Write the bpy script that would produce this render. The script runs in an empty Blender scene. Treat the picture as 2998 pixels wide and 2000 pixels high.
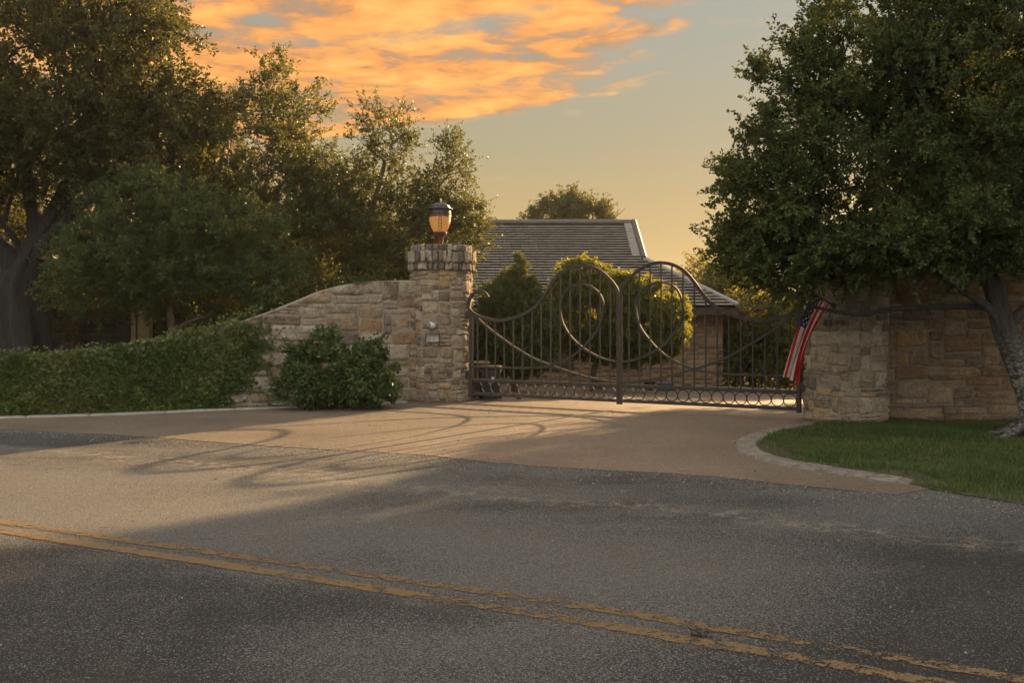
import bpy, math, random
import numpy as np
from mathutils import Vector
import mathutils.noise as mnoise
from mathutils.geometry import delaunay_2d_cdt
R = math.radians
C = bpy.context.scene.collection
SC = bpy.context.scene

# ------------------------------------------------------------------ camera
FPX, U0, V0, EYE = 2285.0, 1175.0, 738.0, 1.5      # measured from the photograph (2350 px wide): focal length, centre, horizon
cam = bpy.data.cameras.new("camera"); cam.lens = 35.0; cam.sensor_width = 36.0
cam.shift_y = -46.0 / 2350.0; cam.clip_end = 2000; cam.clip_start = 0.1
camo = bpy.data.objects.new("camera", cam); C.objects.link(camo)
camo.location = (0, 0, EYE); camo.rotation_euler = (R(90), 0, 0); SC.camera = camo

# ------------------------------------------------------------------ light
SUN_B, SUN_E = 33.2, 15.5
sl = bpy.data.lights.new("sun", 'SUN'); sl.energy = 5.0; sl.angle = R(0.7); sl.color = (1.0, 0.64, 0.30)
so = bpy.data.objects.new("sun", sl); C.objects.link(so); so.location = (20, 30, 20)
SD = Vector((math.sin(R(SUN_B))*math.cos(R(SUN_E)), math.cos(R(SUN_B))*math.cos(R(SUN_E)), math.sin(R(SUN_E))))
so.rotation_euler = SD.to_track_quat('Z', 'Y').to_euler()
SC.view_settings.view_transform = 'Standard'; SC.view_settings.look = 'None'
SC.view_settings.exposure = 1.75; SC.view_settings.gamma = 1.0
SC.render.film_transparent = False
SC.cycles.max_bounces = 8; SC.cycles.transparent_max_bounces = 8
SC.cycles.caustics_reflective = False; SC.cycles.caustics_refractive = False
SC.cycles.use_denoising = True

class NT:
    def __init__(s, tree): s.t = tree; s.n = tree.nodes; s.l = tree.links
    def new(s, kind, **kw):
        n = s.n.new(kind)
        for k, v in kw.items(): setattr(n, k, v)
        return n
    def link(s, a, b): s.l.new(a, b)
    def put(s, sock, v):
        if isinstance(v, bpy.types.NodeSocket): s.l.new(v, sock)
        elif v is not None:
            if sock.type == 'RGBA' and not isinstance(v, (int, float)) and len(v) == 3: v = (*v, 1)
            sock.default_value = v
    def math(s, op, a, b=None, c=None, clamp=False):
        n = s.new('ShaderNodeMath', operation=op); n.use_clamp = clamp
        for i, v in enumerate((a, b, c)):
            if v is not None: s.put(n.inputs[i], v)
        return n.outputs[0]
    def mix(s, f, a, b, mode='MIX'):
        n = s.new('ShaderNodeMix', data_type='RGBA', blend_type=mode)
        s.put(n.inputs[0], f); s.put(n.inputs[6], a); s.put(n.inputs[7], b)
        return n.outputs[2]
    def ramp(s, f, stops, interp='LINEAR'):
        n = s.new('ShaderNodeValToRGB'); n.color_ramp.interpolation = interp
        e = n.color_ramp.elements
        while len(e) > 1: e.remove(e[-1])
        for i, (p, c) in enumerate(stops):
            k = e[0] if i == 0 else e.new(p)
            k.position = p; k.color = (*c, 1) if len(c) == 3 else c
        s.put(n.inputs[0], f); return n.outputs[0]
    def noise(s, vec, scale, detail=4, rough=0.55, dist=0.0):
        n = s.new('ShaderNodeTexNoise'); s.put(n.inputs['Vector'], vec)
        n.inputs['Scale'].default_value = scale; n.inputs['Detail'].default_value = detail
        n.inputs['Roughness'].default_value = rough; n.inputs['Distortion'].default_value = dist
        return n.outputs[0]
    def voro(s, vec, scale, out='Distance', feature='F1'):
        n = s.new('ShaderNodeTexVoronoi', feature=feature); s.put(n.inputs['Vector'], vec)
        n.inputs['Scale'].default_value = scale
        return n.outputs[out]
    def smooth(s, x, a, b):
        n = s.new('ShaderNodeMapRange', interpolation_type='SMOOTHSTEP')
        s.put(n.inputs[0], x); s.put(n.inputs[1], a); s.put(n.inputs[2], b)
        n.inputs[3].default_value = 0; n.inputs[4].default_value = 1
        return n.outputs[0]
    def scalevec(s, vec, sc, rot=(0, 0, 0)):
        n = s.new('ShaderNodeMapping'); s.put(n.inputs[0], vec)
        n.inputs['Scale'].default_value = sc; n.inputs['Rotation'].default_value = rot
        return n.outputs[0]

# ------------------------------------------------------------------ sky (world)
w = bpy.data.worlds.new("World"); SC.world = w; w.use_nodes = True
g = NT(w.node_tree); g.n.clear()
sky = g.new('ShaderNodeTexSky', sky_type='NISHITA'); sky.sun_disc = False
sky.sun_elevation = R(SUN_E); sky.sun_rotation = R(SUN_B)
sky.air_density = 1.0; sky.dust_density = 0.6; sky.ozone_density = 1.0; sky.altitude = 100
tc = g.new('ShaderNodeTexCoord'); sep = g.new('ShaderNodeSeparateXYZ'); g.link(tc.outputs['Generated'], sep.inputs[0])
X, Y, Z = sep.outputs
zc = g.math('MAXIMUM', Z, 0.03)
BG = 0.125
# thin high veil of cloud that evens out the clear-air sky: tan at the horizon, grey-blue higher, with added brightness overhead and behind the camera to fill the shade
K = 1/BG
veil = g.ramp(zc, [(0.0, (0.198, 0.117, 0.032)), (0.11, (0.182, 0.119, 0.039)), (0.17, (0.153, 0.122, 0.061)), (0.27, (0.138, 0.131, 0.096)), (0.36, (0.130, 0.136, 0.120)), (0.55, (0.30, 0.29, 0.27)), (1.0, (0.46, 0.455, 0.435))])
back = g.smooth(Y, 0.05, -0.45)  # unseen sky behind the camera, made brighter to fill shaded walls and road
veil = g.mix(back, veil, (0.55, 0.525, 0.475))
vk = g.mix(1.0, veil, (K, K, K), 'MULTIPLY')
skyc = g.mix(0.96, sky.outputs[0], vk)
px = g.math('DIVIDE', X, zc); py = g.math('DIVIDE', Y, zc)
cmb = g.new('ShaderNodeCombineXYZ'); g.link(px, cmb.inputs[0]); g.link(py, cmb.inputs[1]); cmb.inputs[2].default_value = 3.7
pv = cmb.outputs[0]
streak = g.scalevec(g.scalevec(pv, (1, 1, 1), (0, 0, R(30))), (0.98, 1.2, 1.0))
n1 = g.noise(streak, 1.05, 8, 0.56, 0.5)
n2 = g.noise(pv, 5.0, 7, 0.60, 0.5)
n3 = g.noise(streak, 2.3, 8, 0.58, 0.7)
edge = g.math('ADD', g.math('MULTIPLY', g.math('SUBTRACT', n1, 0.5), 0.9), g.math('MULTIPLY', g.math('SUBTRACT', n3, 0.5), 0.9))
# where the bank of cloud ends: to the right and towards the horizon
m1 = g.smooth(g.math('ADD', g.math('SUBTRACT', 0.56, px), edge), -0.06, 0.20)
lim = g.math('SUBTRACT', 4.72, g.math('MULTIPLY', px, 0.80))
m2 = g.smooth(g.math('ADD', g.math('SUBTRACT', lim, py), g.math('MULTIPLY', edge, 0.7)), -0.06, 0.14)
m4 = g.smooth(g.math('ADD', px, g.math('MULTIPLY', edge, 0.6)), -2.4, -1.5)
m5 = g.smooth(py, 0.2, 1.2)
mask = g.math('MULTIPLY', g.math('MULTIPLY', m1, m2), g.math('MULTIPLY', m5, g.math('ADD', 0.3, g.math('MULTIPLY', m4, 0.7))))
body = g.smooth(g.math('ADD', g.math('ADD', g.math('MULTIPLY', n1, 0.42), g.math('MULTIPLY', n3, 0.33)), g.math('MULTIPLY', n2, 0.25)), 0.37, 0.51)
dens = g.math('MULTIPLY', mask, body)
cl_hot = g.ramp(g.math('ADD', g.math('MULTIPLY', n3, 0.5), g.math('MULTIPLY', n2, 0.5)), [(0.36, (0.34, 0.22, 0.15)), (0.44, (0.60, 0.28, 0.115)), (0.51, (0.95, 0.385, 0.095)), (0.61, (1.0, 0.53, 0.14))])
grey = g.mix(g.math('MULTIPLY', mask, 0.25), skyc, (0.36, 0.27, 0.20))
clouds = g.new('ShaderNodeMix', data_type='RGBA', blend_type='MULTIPLY'); clouds.inputs[0].default_value = 1.0
g.link(cl_hot, clouds.inputs[6]); clouds.inputs[7].default_value = (0.42/BG, 0.42/BG, 0.42/BG, 1)
col = g.mix(g.math('MULTIPLY', dens, 0.93), skyc, clouds.outputs[2])
# two faint streaks
def streaky(ax, ay, rx, ry):
    d = g.math('ADD', g.math('POWER', g.math('DIVIDE', g.math('SUBTRACT', px, ax), rx), 2.0), g.math('POWER', g.math('DIVIDE', g.math('SUBTRACT', py, ay), ry), 2.0))
    return g.math('MULTIPLY', g.smooth(d, 1.0, 0.0), g.smooth(n3, 0.40, 0.58))
for (a_, b_, r1, r2, k) in ((0.83, 3.34, 0.22, 0.07, 0.75), (1.06, 3.42, 0.16, 0.06, 0.7), (-0.28, 6.95, 0.32, 0.25, 0.40), (0.49, 3.72, 0.06, 0.10, 0.8), (0.30, 4.75, 0.06, 0.1, 0.5)):
    col = g.mix(g.math('MULTIPLY', streaky(a_, b_, r1, r2), k), col, (0.27/BG, 0.19/BG, 0.12/BG))
bgn = g.new('ShaderNodeBackground'); bgn.inputs[1].default_value = BG*0.785
g.link(col, bgn.inputs[0])
wo = g.new('ShaderNodeOutputWorld'); g.link(bgn.outputs[0], wo.inputs[0])

# ------------------------------------------------------------------ helpers
def tag(o, label=None, cat=None, group=None, kind=None):
    if label: o['label'] = label
    if cat: o['category'] = cat
    if group: o['group'] = group
    if kind: o['kind'] = kind
    return o
def empty(name, loc=(0, 0, 0), rz=0.0, parent=None):
    o = bpy.data.objects.new(name, None); o.empty_display_size = 0.2; C.objects.link(o)
    o.location = loc; o.rotation_euler = (0, 0, rz)
    if parent: o.parent = parent
    return o
def link(name, me, mat, parent=None):
    if mat is not None:
        for m in (mat if isinstance(mat, (list, tuple)) else [mat]): me.materials.append(m)
    o = bpy.data.objects.new(name, me); C.objects.link(o)
    if parent: o.parent = parent
    return o
def np_mesh(name, V, F, mat=None, parent=None, smooth=False, mi=None):
    """V (n,3), F (m,k) with k = 3 or 4"""
    V = np.ascontiguousarray(V, dtype=np.float32); F = np.ascontiguousarray(F, dtype=np.int32)
    me = bpy.data.meshes.new(name); k = F.shape[1]
    me.vertices.add(len(V)); me.vertices.foreach_set('co', V.ravel())
    me.loops.add(F.size); me.loops.foreach_set('vertex_index', F.ravel())
    me.polygons.add(len(F)); me.polygons.foreach_set('loop_start', np.arange(0, F.size, k, dtype=np.int32))
    if mi is not None: me.polygons.foreach_set('material_index', np.asarray(mi, dtype=np.int32))
    me.polygons.foreach_set('use_smooth', np.full(len(F), smooth, dtype=bool))
    me.update(calc_edges=True)
    return link(name, me, mat, parent)

class MB:
    """gathers boxes, tubes and turned shapes into one mesh"""
    def __init__(s): s.v = []; s.f = []; s.m = []
    def add(s, verts, faces, mi=0):
        b = len(s.v); s.v += [tuple(map(float, p)) for p in verts]
        for f in faces: s.f.append(tuple(b + i for i in f)); s.m.append(mi)
    def box(s, c, d, ax=None, mi=0, bev=0.0):
        cx, cy, cz = c; hx, hy, hz = d[0]/2, d[1]/2, d[2]/2
        X_, Y_, Z_ = ax if ax else (Vector((1, 0, 0)), Vector((0, 1, 0)), Vector((0, 0, 1)))
        def P(a, b, e): return Vector(c) + X_*a + Y_*b + Z_*e
        if bev <= 0:
            vs = [P(a*hx, b*hy, e*hz) for e in (-1, 1) for b in (-1, 1) for a in (-1, 1)]
            s.add(vs, [(0, 2, 3, 1), (4, 5, 7, 6), (0, 1, 5, 4), (2, 6, 7, 3), (0, 4, 6, 2), (1, 3, 7, 5)], mi)
        else:
            ring = []
            for (z, ins) in ((-hz, bev), (-hz+bev, 0), (hz-bev, 0), (hz, bev)):
                x, y, k = hx-ins, hy-ins, bev
                ring.append([P(*q, z) for q in ((-x, -y+k), (-x+k, -y), (x-k, -y), (x, -y+k), (x, y-k), (x-k, y), (-x+k, y), (-x, y-k))])
            vs = [p for r_ in ring for p in r_]; fs = []
            for i in range(3):
                for j in range(8): fs.append((i*8+j, i*8+(j+1) % 8, (i+1)*8+(j+1) % 8, (i+1)*8+j))
            fs.append(tuple(reversed(range(8)))); fs.append(tuple(range(24, 32)))
            s.add(vs, fs, mi)
    def tube(s, pts, rad, n=8, mi=0, cap=True, closed=False, flat=None):
        pts = [Vector(p) for p in pts]; m = len(pts)
        rads = rad if isinstance(rad, (list, tuple, np.ndarray)) else [rad]*m
        up = None; vs = []
        for i, p in enumerate(pts):
            if closed: t = pts[(i+1) % m] - pts[i-1]
            else: t = pts[min(i+1, m-1)] - pts[max(i-1, 0)]
            if t.length < 1e-9: t = Vector((0, 0, 1))
            t.normalize()
            if up is None:
                up = Vector((0, 1, 0)) if flat else (Vector((0, 0, 1)) if abs(t.z) < 0.9 else Vector((1, 0, 0)))
            a = up - t*up.dot(t)
            if a.length < 1e-6: a = t.orthogonal()
            a.normalize(); b = t.cross(a); up = a if not flat else Vector((0, 1, 0))
            if flat:            # rectangular bar: half depth along local Y, half thickness in plane
                hd, ht = flat
                for (p1, p2) in ((-1, -1), (1, -1), (1, 1), (-1, 1)): vs.append(p + a*hd*p1 + b*ht*p2)
            else:
                for k in range(n):
                    an = 2*math.pi*k/n; vs.append(p + (a*math.cos(an) + b*math.sin(an))*float(rads[i]))
        if flat: n = 4
        fs = []
        for i in range(m if closed else m-1):
            j = (i+1) % m
            for k in range(n): fs.append((i*n+k, i*n+(k+1) % n, j*n+(k+1) % n, j*n+k))
        if cap and not closed: fs.append(tuple(reversed(range(n)))); fs.append(tuple((m-1)*n+k for k in range(n)))
        s.add(vs, fs, mi)
    def lathe(s, prof, n=32, c=(0, 0, 0), mi=0, captop=True, capbot=True):
        vs = []; fs = []
        for (r_, z) in prof:
            for k in range(n):
                a = 2*math.pi*k/n; vs.append((c[0]+r_*math.cos(a), c[1]+r_*math.sin(a), c[2]+z))
        for i in range(len(prof)-1):
            for k in range(n): fs.append((i*n+k, i*n+(k+1) % n, (i+1)*n+(k+1) % n, (i+1)*n+k))
        if capbot: fs.append(tuple(reversed(range(n))))
        if captop: fs.append(tuple((len(prof)-1)*n+k for k in range(n)))
        s.add(vs, fs, mi)
    def build(s, name, mat, parent=None, smooth=False):
        me = bpy.data.meshes.new(name); me.from_pydata(s.v, [], s.f)
        me.polygons.foreach_set('material_index', s.m)
        if smooth:
            me.polygons.foreach_set('use_smooth', [True]*len(s.f))
            me.set_sharp_from_angle(angle=R(40))
        me.update(); return link(name, me, mat, parent)

def ground(u, v, z=0.0):            # a spot on the ground read off the photograph
    Yd = (EYE - z)*FPX/(v - V0); return Vector(((u-U0)/FPX*Yd, Yd, z))
def at(u, v, Yd): return Vector(((u-U0)/FPX*Yd, Yd, EYE + (V0-v)/FPX*Yd))

def spline(P, n=6):
    P = [Vector(p) for p in P]; out = []
    for i in range(len(P)-1):
        a, b, c, d = P[max(i-1, 0)], P[i], P[i+1], P[min(i+2, len(P)-1)]
        for k in range(n):
            t = k/n
            out.append(0.5*((2*b) + (c-a)*t + (2*a-5*b+4*c-d)*t*t + (3*b-a-3*c+d)*t**3))
    out.append(P[-1]); return out

# gate line
GL = Vector((-0.760, 18.60, 0)); GR = Vector((4.425, 15.35, 0))
GD = (GR-GL); GLEN = GD.length; GD.normalize(); GN = Vector((-GD.y, GD.x, 0))     # GN points behind the gate
def gz(x, y):
    d = (x-GL.x)*GN.x + (y-GL.y)*GN.y
    return -0.042*min(max(d, 0.0), 16.0)

# ------------------------------------------------------------------ materials
def mat(name):
    m = bpy.data.materials.new(name); m.use_nodes = True
    t = NT(m.node_tree); b = m.node_tree.nodes['Principled BSDF']; return m, t, b
def bump(t, b, h, strength=0.5, dist=0.02):
    n = t.new('ShaderNodeBump'); n.inputs['Strength'].default_value = strength; n.inputs['Distance'].default_value = dist
    t.put(n.inputs['Height'], h); t.link(n.outputs[0], b.inputs['Normal'])
def obco(t): return t.new('ShaderNodeTexCoord').outputs['Object']
def geo(t, k): return t.new('ShaderNodeNewGeometry').outputs[k]

def leaf_mat(name, cols, trans=(0.20, 0.22, 0.03), tf=0.42, rough=0.45, spec=0.35):
    m, t, b = mat(name); rnd = geo(t, 'Random Per Island')
    big = t.noise(geo(t, 'Position'), 0.9, 3)
    f = t.math('ADD', t.math('MULTIPLY', rnd, 0.65), t.math('MULTIPLY', t.smooth(big, 0.35, 0.65), 0.35))
    n = len(cols); c = t.ramp(f, [(i/(n-1), cols[i]) for i in range(n)])
    t.put(b.inputs['Base Color'], c); b.inputs['Roughness'].default_value = rough
    b.inputs['Specular IOR Level'].default_value = spec
    tr = t.new('ShaderNodeBsdfTranslucent'); t.put(tr.inputs[0], t.mix(0.45, trans, c))
    mx = t.new('ShaderNodeMixShader'); mx.inputs[0].default_value = tf
    t.link(b.outputs[0], mx.inputs[1]); t.link(tr.outputs[0], mx.inputs[2])
    out = [n_ for n_ in m.node_tree.nodes if n_.type == 'OUTPUT_MATERIAL'][0]
    t.link(mx.outputs[0], out.inputs[0]); return m
def bark_mat(name, c0, c1, lichen=None):
    m, t, b = mat(name); o = geo(t, 'Position')
    st = t.scalevec(o, (9, 9, 1.6)); n = t.noise(st, 2.0, 6, 0.65); n2 = t.noise(o, 3.0, 5)
    c = t.ramp(n, [(0.3, c0), (0.7, c1)])
    if lichen:
        zz = t.new('ShaderNodeSeparateXYZ'); t.link(o, zz.inputs[0])
        c = t.mix(t.math('MULTIPLY', t.smooth(t.noise(t.scalevec(o, (1, 1, 2.0)), 13.0, 7, 0.75), 0.48, 0.58), t.smooth(zz.outputs[2], 1.6, 0.7)), c, lichen)
    t.put(b.inputs['Base Color'], c); b.inputs['Roughness'].default_value = 0.9
    bump(t, b, t.math('ADD', n, t.math('MULTIPLY', n2, 0.3)), 0.9, 0.04); return m
def stone_mat(name, cols, stain=(0.10, 0.08, 0.06), stain_amt=0.55):
    m, t, b = mat(name); o = geo(t, 'Position'); rnd = geo(t, 'Random Per Island')
    n = t.noise(o, 7.0, 7, 0.65); n2 = t.noise(o, 30.0, 5, 0.7)
    k = len(cols); c = t.ramp(rnd, [(i/k, cols[i]) for i in range(k)], 'CONSTANT')
    c = t.mix(1.0, c, t.ramp(n, [(0.28, (0.55, 0.51, 0.47)), (0.45, (0.92, 0.90, 0.88)), (0.55, (1.02, 1.02, 1.0)), (0.72, (1.30, 1.25, 1.16))]), 'MULTIPLY')
    gate_ = t.smooth(t.math('FRACT', t.math('MULTIPLY', rnd, 7.31)), 0.35, 0.9)
    st = t.math('MULTIPLY', t.math('MULTIPLY', t.smooth(t.noise(o, 5.0, 6, 0.7), 0.46, 0.66), gate_), stain_amt)
    c = t.mix(st, c, stain)
    rust = t.math('MULTIPLY', t.math('MULTIPLY', t.smooth(t.noise(o, 3.4, 6, 0.7), 0.52, 0.68), t.smooth(t.math('FRACT', t.math('MULTIPLY', rnd, 13.7)), 0.45, 1.0)), 0.6)
    c = t.mix(rust, c, (0.30, 0.17, 0.07))
    c = t.mix(1.0, c, t.ramp(n2, [(0.32, (0.66, 0.64, 0.62)), (0.68, (1.22, 1.22, 1.22))]), 'MULTIPLY')
    t.put(b.inputs['Base Color'], c); b.inputs['Roughness'].default_value = 0.92; b.inputs['Specular IOR Level'].default_value = 0.2
    bump(t, b, t.math('ADD', t.math('MULTIPLY', n, 1.0), t.math('MULTIPLY', n2, 0.55)), 1.0, 0.05); return m
def plain(name, col, rough=0.6, metal=0.0, spec=0.5, var=0.25, sc=6.0, bmp=0.0):
    m, t, b = mat(name); n = t.noise(geo(t, 'Position'), sc, 5, 0.6)
    t.put(b.inputs['Base Color'], t.ramp(n, [(0.3, tuple(c*(1-var) for c in col)), (0.7, tuple(min(1, c*(1+var)) for c in col))]))
    b.inputs['Roughness'].default_value = rough; b.inputs['Metallic'].default_value = metal; b.inputs['Specular IOR Level'].default_value = spec
    if bmp: bump(t, b, t.noise(geo(t, 'Position'), sc*6, 4), bmp, 0.01)
    return m

def road_mat():
    m, t, b = mat('asphalt'); o = obco(t)
    grain = t.voro(o, 175.0, 'Color'); g2 = t.noise(o, 95.0, 5, 0.75); g3 = t.noise(o, 60.0, 6, 0.8)
    sepc = t.new('ShaderNodeSeparateColor'); t.link(grain, sepc.inputs[0]); gr = sepc.outputs[0]
    along = t.scalevec(o, (0.14, 0.8, 1.0), (0, 0, R(29)))
    wear = t.noise(along, 1.0, 5, 0.55, 0.3)
    blot = t.noise(o, 0.45, 6, 0.6, 0.4)
    big = t.math('ADD', t.math('MULTIPLY', wear, 0.5), t.math('MULTIPLY', blot, 0.5))
    worn = t.smooth(big, 0.40, 0.60)          # 1: binder worn off, pale stones show
    # fresh, dark surfacing on the right where the binder is still whole
    sp = t.new('ShaderNodeSeparateXYZ'); t.link(o, sp.inputs[0])
    dd = t.math('ADD', t.math('ADD', t.math('MULTIPLY', t.math('SUBTRACT', sp.outputs[0], 2.0), 0.55), t.math('MULTIPLY', t.math('SUBTRACT', 6.3, sp.outputs[1]), 0.32)), t.math('MULTIPLY', t.math('SUBTRACT', blot, 0.5), 1.4))
    fresh = t.math('MULTIPLY', t.smooth(dd, -0.55, 0.45), t.smooth(sp.outputs[1], 8.2, 6.2))
    lane_ = t.math('ADD', t.math('MULTIPLY', sp.outputs[1], 0.88), t.math('MULTIPLY', sp.outputs[0], 0.475))
    fresh = t.math('MAXIMUM', fresh, t.math('MULTIPLY', t.math('MULTIPLY', t.smooth(t.math('ADD', sp.outputs[0], t.math('MULTIPLY', t.math('SUBTRACT', blot, 0.5), 2.0)), 0.2, -1.8), t.smooth(t.math('ADD', lane_, t.math('MULTIPLY', t.math('SUBTRACT', blot, 0.5), 0.8)), 4.7, 4.1)), 0.7))
    # the lane beside the centre line is polished pale, the far lane still dark
    pale_ = t.smooth(t.math('ABSOLUTE', t.math('ADD', t.math('SUBTRACT', t.math('ADD', t.math('MULTIPLY', sp.outputs[1], 0.88), t.math('MULTIPLY', sp.outputs[0], 0.475)), 5.6), t.math('MULTIPLY', t.math('SUBTRACT', blot, 0.5), 2.2))), 1.5, 0.1)
    worn = t.math('ADD', t.math('MULTIPLY', worn, 0.55), t.math('MULTIPLY', pale_, 0.5), clamp=True)
    worn = t.math('MULTIPLY', worn, t.math('SUBTRACT', 1.0, t.math('MULTIPLY', fresh, 0.9)))
    binder = t.ramp(worn, [(0.0, (0.030, 0.0305, 0.032)), (1.0, (0.070, 0.069, 0.067))])
    binder = t.mix(t.math('MULTIPLY', fresh, 0.85), binder, (0.022, 0.022, 0.0235))
    stone = t.ramp(gr, [(0.0, (0.055, 0.054, 0.052)), (0.45, (0.100, 0.097, 0.092)), (0.8, (0.155, 0.151, 0.143)), (1.0, (0.265, 0.257, 0.243))])
    th = t.math('ADD', t.math('SUBTRACT', 0.78, t.math('MULTIPLY', worn, 0.55)), t.math('MULTIPLY', fresh, 0.06))
    show = t.smooth(t.math('ADD', t.math('MULTIPLY', gr, 0.6), t.math('MULTIPLY', g2, 0.5)), t.math('SUBTRACT', th, 0.08), t.math('ADD', th, 0.08))
    c = t.mix(show, binder, stone)
    c = t.mix(1.0, c, t.ramp(g3, [(0.32, (0.55, 0.55, 0.55)), (0.68, (1.40, 1.40, 1.40))]), 'MULTIPLY')
    dirt = t.noise(o, 0.9, 6, 0.65)
    c = t.mix(t.math('MULTIPLY', t.smooth(dirt, 0.5, 0.7), 0.30), c, (0.12, 0.098, 0.078))
    # loose pale gravel gathered in streaks along the edge of the lane
    gs_ = t.math('ADD', t.math('MULTIPLY', sp.outputs[1], 0.88), t.math('MULTIPLY', sp.outputs[0], 0.475))
    streak_ = t.math('MULTIPLY', t.smooth(t.math('ABSOLUTE', t.math('ADD', t.math('SUBTRACT', gs_, 7.55), t.math('MULTIPLY', t.math('SUBTRACT', blot, 0.5), 1.6))), 0.40, 0.02), t.smooth(t.noise(o, 5.5, 6, 0.75), 0.46, 0.62))
    c = t.mix(t.math('MULTIPLY', streak_, t.smooth(t.math('ADD', t.math('MULTIPLY', gr, 0.5), t.math('MULTIPLY', g2, 0.5)), 0.38, 0.55)), c, (0.30, 0.265, 0.215))
    # small dark tar and oil marks
    c = t.mix(t.math('MULTIPLY', t.smooth(t.noise(t.scalevec(o, (1.0, 2.2, 1), (0, 0, R(29))), 2.6, 4, 0.6), 0.66, 0.72), 0.7), c, (0.026, 0.025, 0.024))
    t.put(b.inputs['Base Color'], c); b.inputs['Roughness'].default_value = 0.78; b.inputs['Specular IOR Level'].default_value = 0.3
    bump(t, b, t.math('ADD', t.math('MULTIPLY', gr, 0.6), g2), 0.85, 0.012); return m
def drive_mat():
    m, t, b = mat('exposed_aggregate'); o = obco(t)
    grain = t.voro(o, 110.0, 'Color'); sepc = t.new('ShaderNodeSeparateColor'); t.link(grain, sepc.inputs[0]); gr = sepc.outputs[0]
    d = t.voro(o, 110.0, 'Distance')
    n = t.noise(o, 0.55, 7, 0.65); n2 = t.noise(o, 40.0, 5, 0.75); n3 = t.noise(o, 9.0, 5, 0.7)
    c = t.ramp(gr, [(0.0, (0.080, 0.064, 0.048)), (0.4, (0.150, 0.120, 0.090)), (0.75, (0.210, 0.172, 0.130)), (1.0, (0.38, 0.325, 0.255))])
    c = t.mix(t.smooth(d, 0.35, 0.62), c, (0.13, 0.10, 0.075))
    c = t.mix(1.0, c, t.ramp(n, [(0.3, (0.72, 0.71, 0.70)), (0.7, (1.20, 1.17, 1.12))]), 'MULTIPLY')
    c = t.mix(1.0, c, t.ramp(n2, [(0.32, (0.54, 0.53, 0.52)), (0.68, (1.44, 1.44, 1.44))]), 'MULTIPLY')
    c = t.mix(1.0, c, t.ramp(n3, [(0.32, (0.84, 0.83, 0.82)), (0.68, (1.15, 1.15, 1.15))]), 'MULTIPLY')
    c = t.mix(t.math('MULTIPLY', t.smooth(t.noise(t.scalevec(o, (1.3, 0.5, 1), (0, 0, R(-35))), 1.6, 5, 0.65), 0.58, 0.70), 0.35), c, (0.085, 0.068, 0.052))
    t.put(b.inputs['Base Color'], c); b.inputs['Roughness'].default_value = 0.55; b.inputs['Specular IOR Level'].default_value = 0.5
    bump(t, b, t.math('ADD', t.math('SUBTRACT', 1.0, d), t.math('MULTIPLY', n2, 0.5)), 0.8, 0.010); return m
def soil_mat(name, a, b2, c2):
    m, t, b = mat(name); o = obco(t)
    n = t.noise(o, 1.1, 6, 0.6); n2 = t.noise(o, 35, 5, 0.7)
    c = t.mix(t.smooth(n, 0.42, 0.62), a, b2); c = t.mix(t.smooth(n2, 0.45, 0.7), c, c2)
    t.put(b.inputs['Base Color'], c); b.inputs['Roughness'].default_value = 0.95; bump(t, b, n2, 0.8, 0.03); return m
def paint_mat():
    m, t, b = mat('yellow_line_paint'); o = obco(t)
    n = t.noise(o, 13.0, 7, 0.75); n2 = t.noise(o, 75.0, 5, 0.75); n3 = t.noise(o, 1.1, 4)
    c = t.ramp(n2, [(0.3, (0.105, 0.073, 0.039)), (0.7, (0.205, 0.138, 0.070))])
    c = t.mix(t.smooth(n2, 0.58, 0.70), c, (0.16, 0.13, 0.10))
    t.put(b.inputs['Base Color'], c); b.inputs['Roughness'].default_value = 0.7; b.inputs['Specular IOR Level'].default_value = 0.3
    at_ = t.new('ShaderNodeAttribute', attribute_name='edge'); e = at_.outputs['Fac']
    keep = t.math('ADD', t.math('MULTIPLY', n, 0.55), t.math('ADD', t.math('MULTIPLY', n2, 0.35), t.math('MULTIPLY', n3, 0.25)))
    keep = t.math('SUBTRACT', keep, t.math('MULTIPLY', e, 0.10))
    spx = t.new('ShaderNodeSeparateXYZ'); t.link(o, spx.inputs[0])
    al = t.smooth(t.math('SUBTRACT', keep, t.math('MULTIPLY', t.smooth(spx.outputs[0], -3.0, 0.8), 0.035)), 0.515, 0.57); t.put(b.inputs['Alpha'], al)
    bump(t, b, n2, 0.5, 0.008); return m

M = {}
M['road'] = road_mat(); M['drive'] = drive_mat(); M['paint'] = paint_mat()
M['soil'] = soil_mat('lawn_soil', (0.045, 0.060, 0.020), (0.075, 0.060, 0.035), (0.05, 0.045, 0.028))
M['earth'] = soil_mat('earth', (0.06, 0.065, 0.03), (0.10, 0.08, 0.05), (0.07, 0.06, 0.04))
M['grass'] = leaf_mat('grass_blade', [(0.038, 0.060, 0.015), (0.060, 0.093, 0.021), (0.084, 0.122, 0.029), (0.17, 0.150, 0.060)], (0.10, 0.16, 0.03), 0.3)
PC = [(0.301, 0.244, 0.178), (0.361, 0.295, 0.217), (0.404, 0.351, 0.273), (0.24, 0.192, 0.144), (0.33, 0.26, 0.181), (0.191, 0.161, 0.13), (0.395, 0.282, 0.155), (0.312, 0.259, 0.202), (0.373, 0.321, 0.242), (0.269, 0.208, 0.151)]
WC = [(0.39, 0.337, 0.267), (0.355, 0.302, 0.232), (0.411, 0.362, 0.292), (0.308, 0.238, 0.168), (0.37, 0.317, 0.247), (0.194, 0.161, 0.133), (0.312, 0.205, 0.123), (0.401, 0.352, 0.282), (0.352, 0.311, 0.254), (0.242, 0.197, 0.156), (0.327, 0.258, 0.18), (0.277, 0.203, 0.142)]
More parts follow.
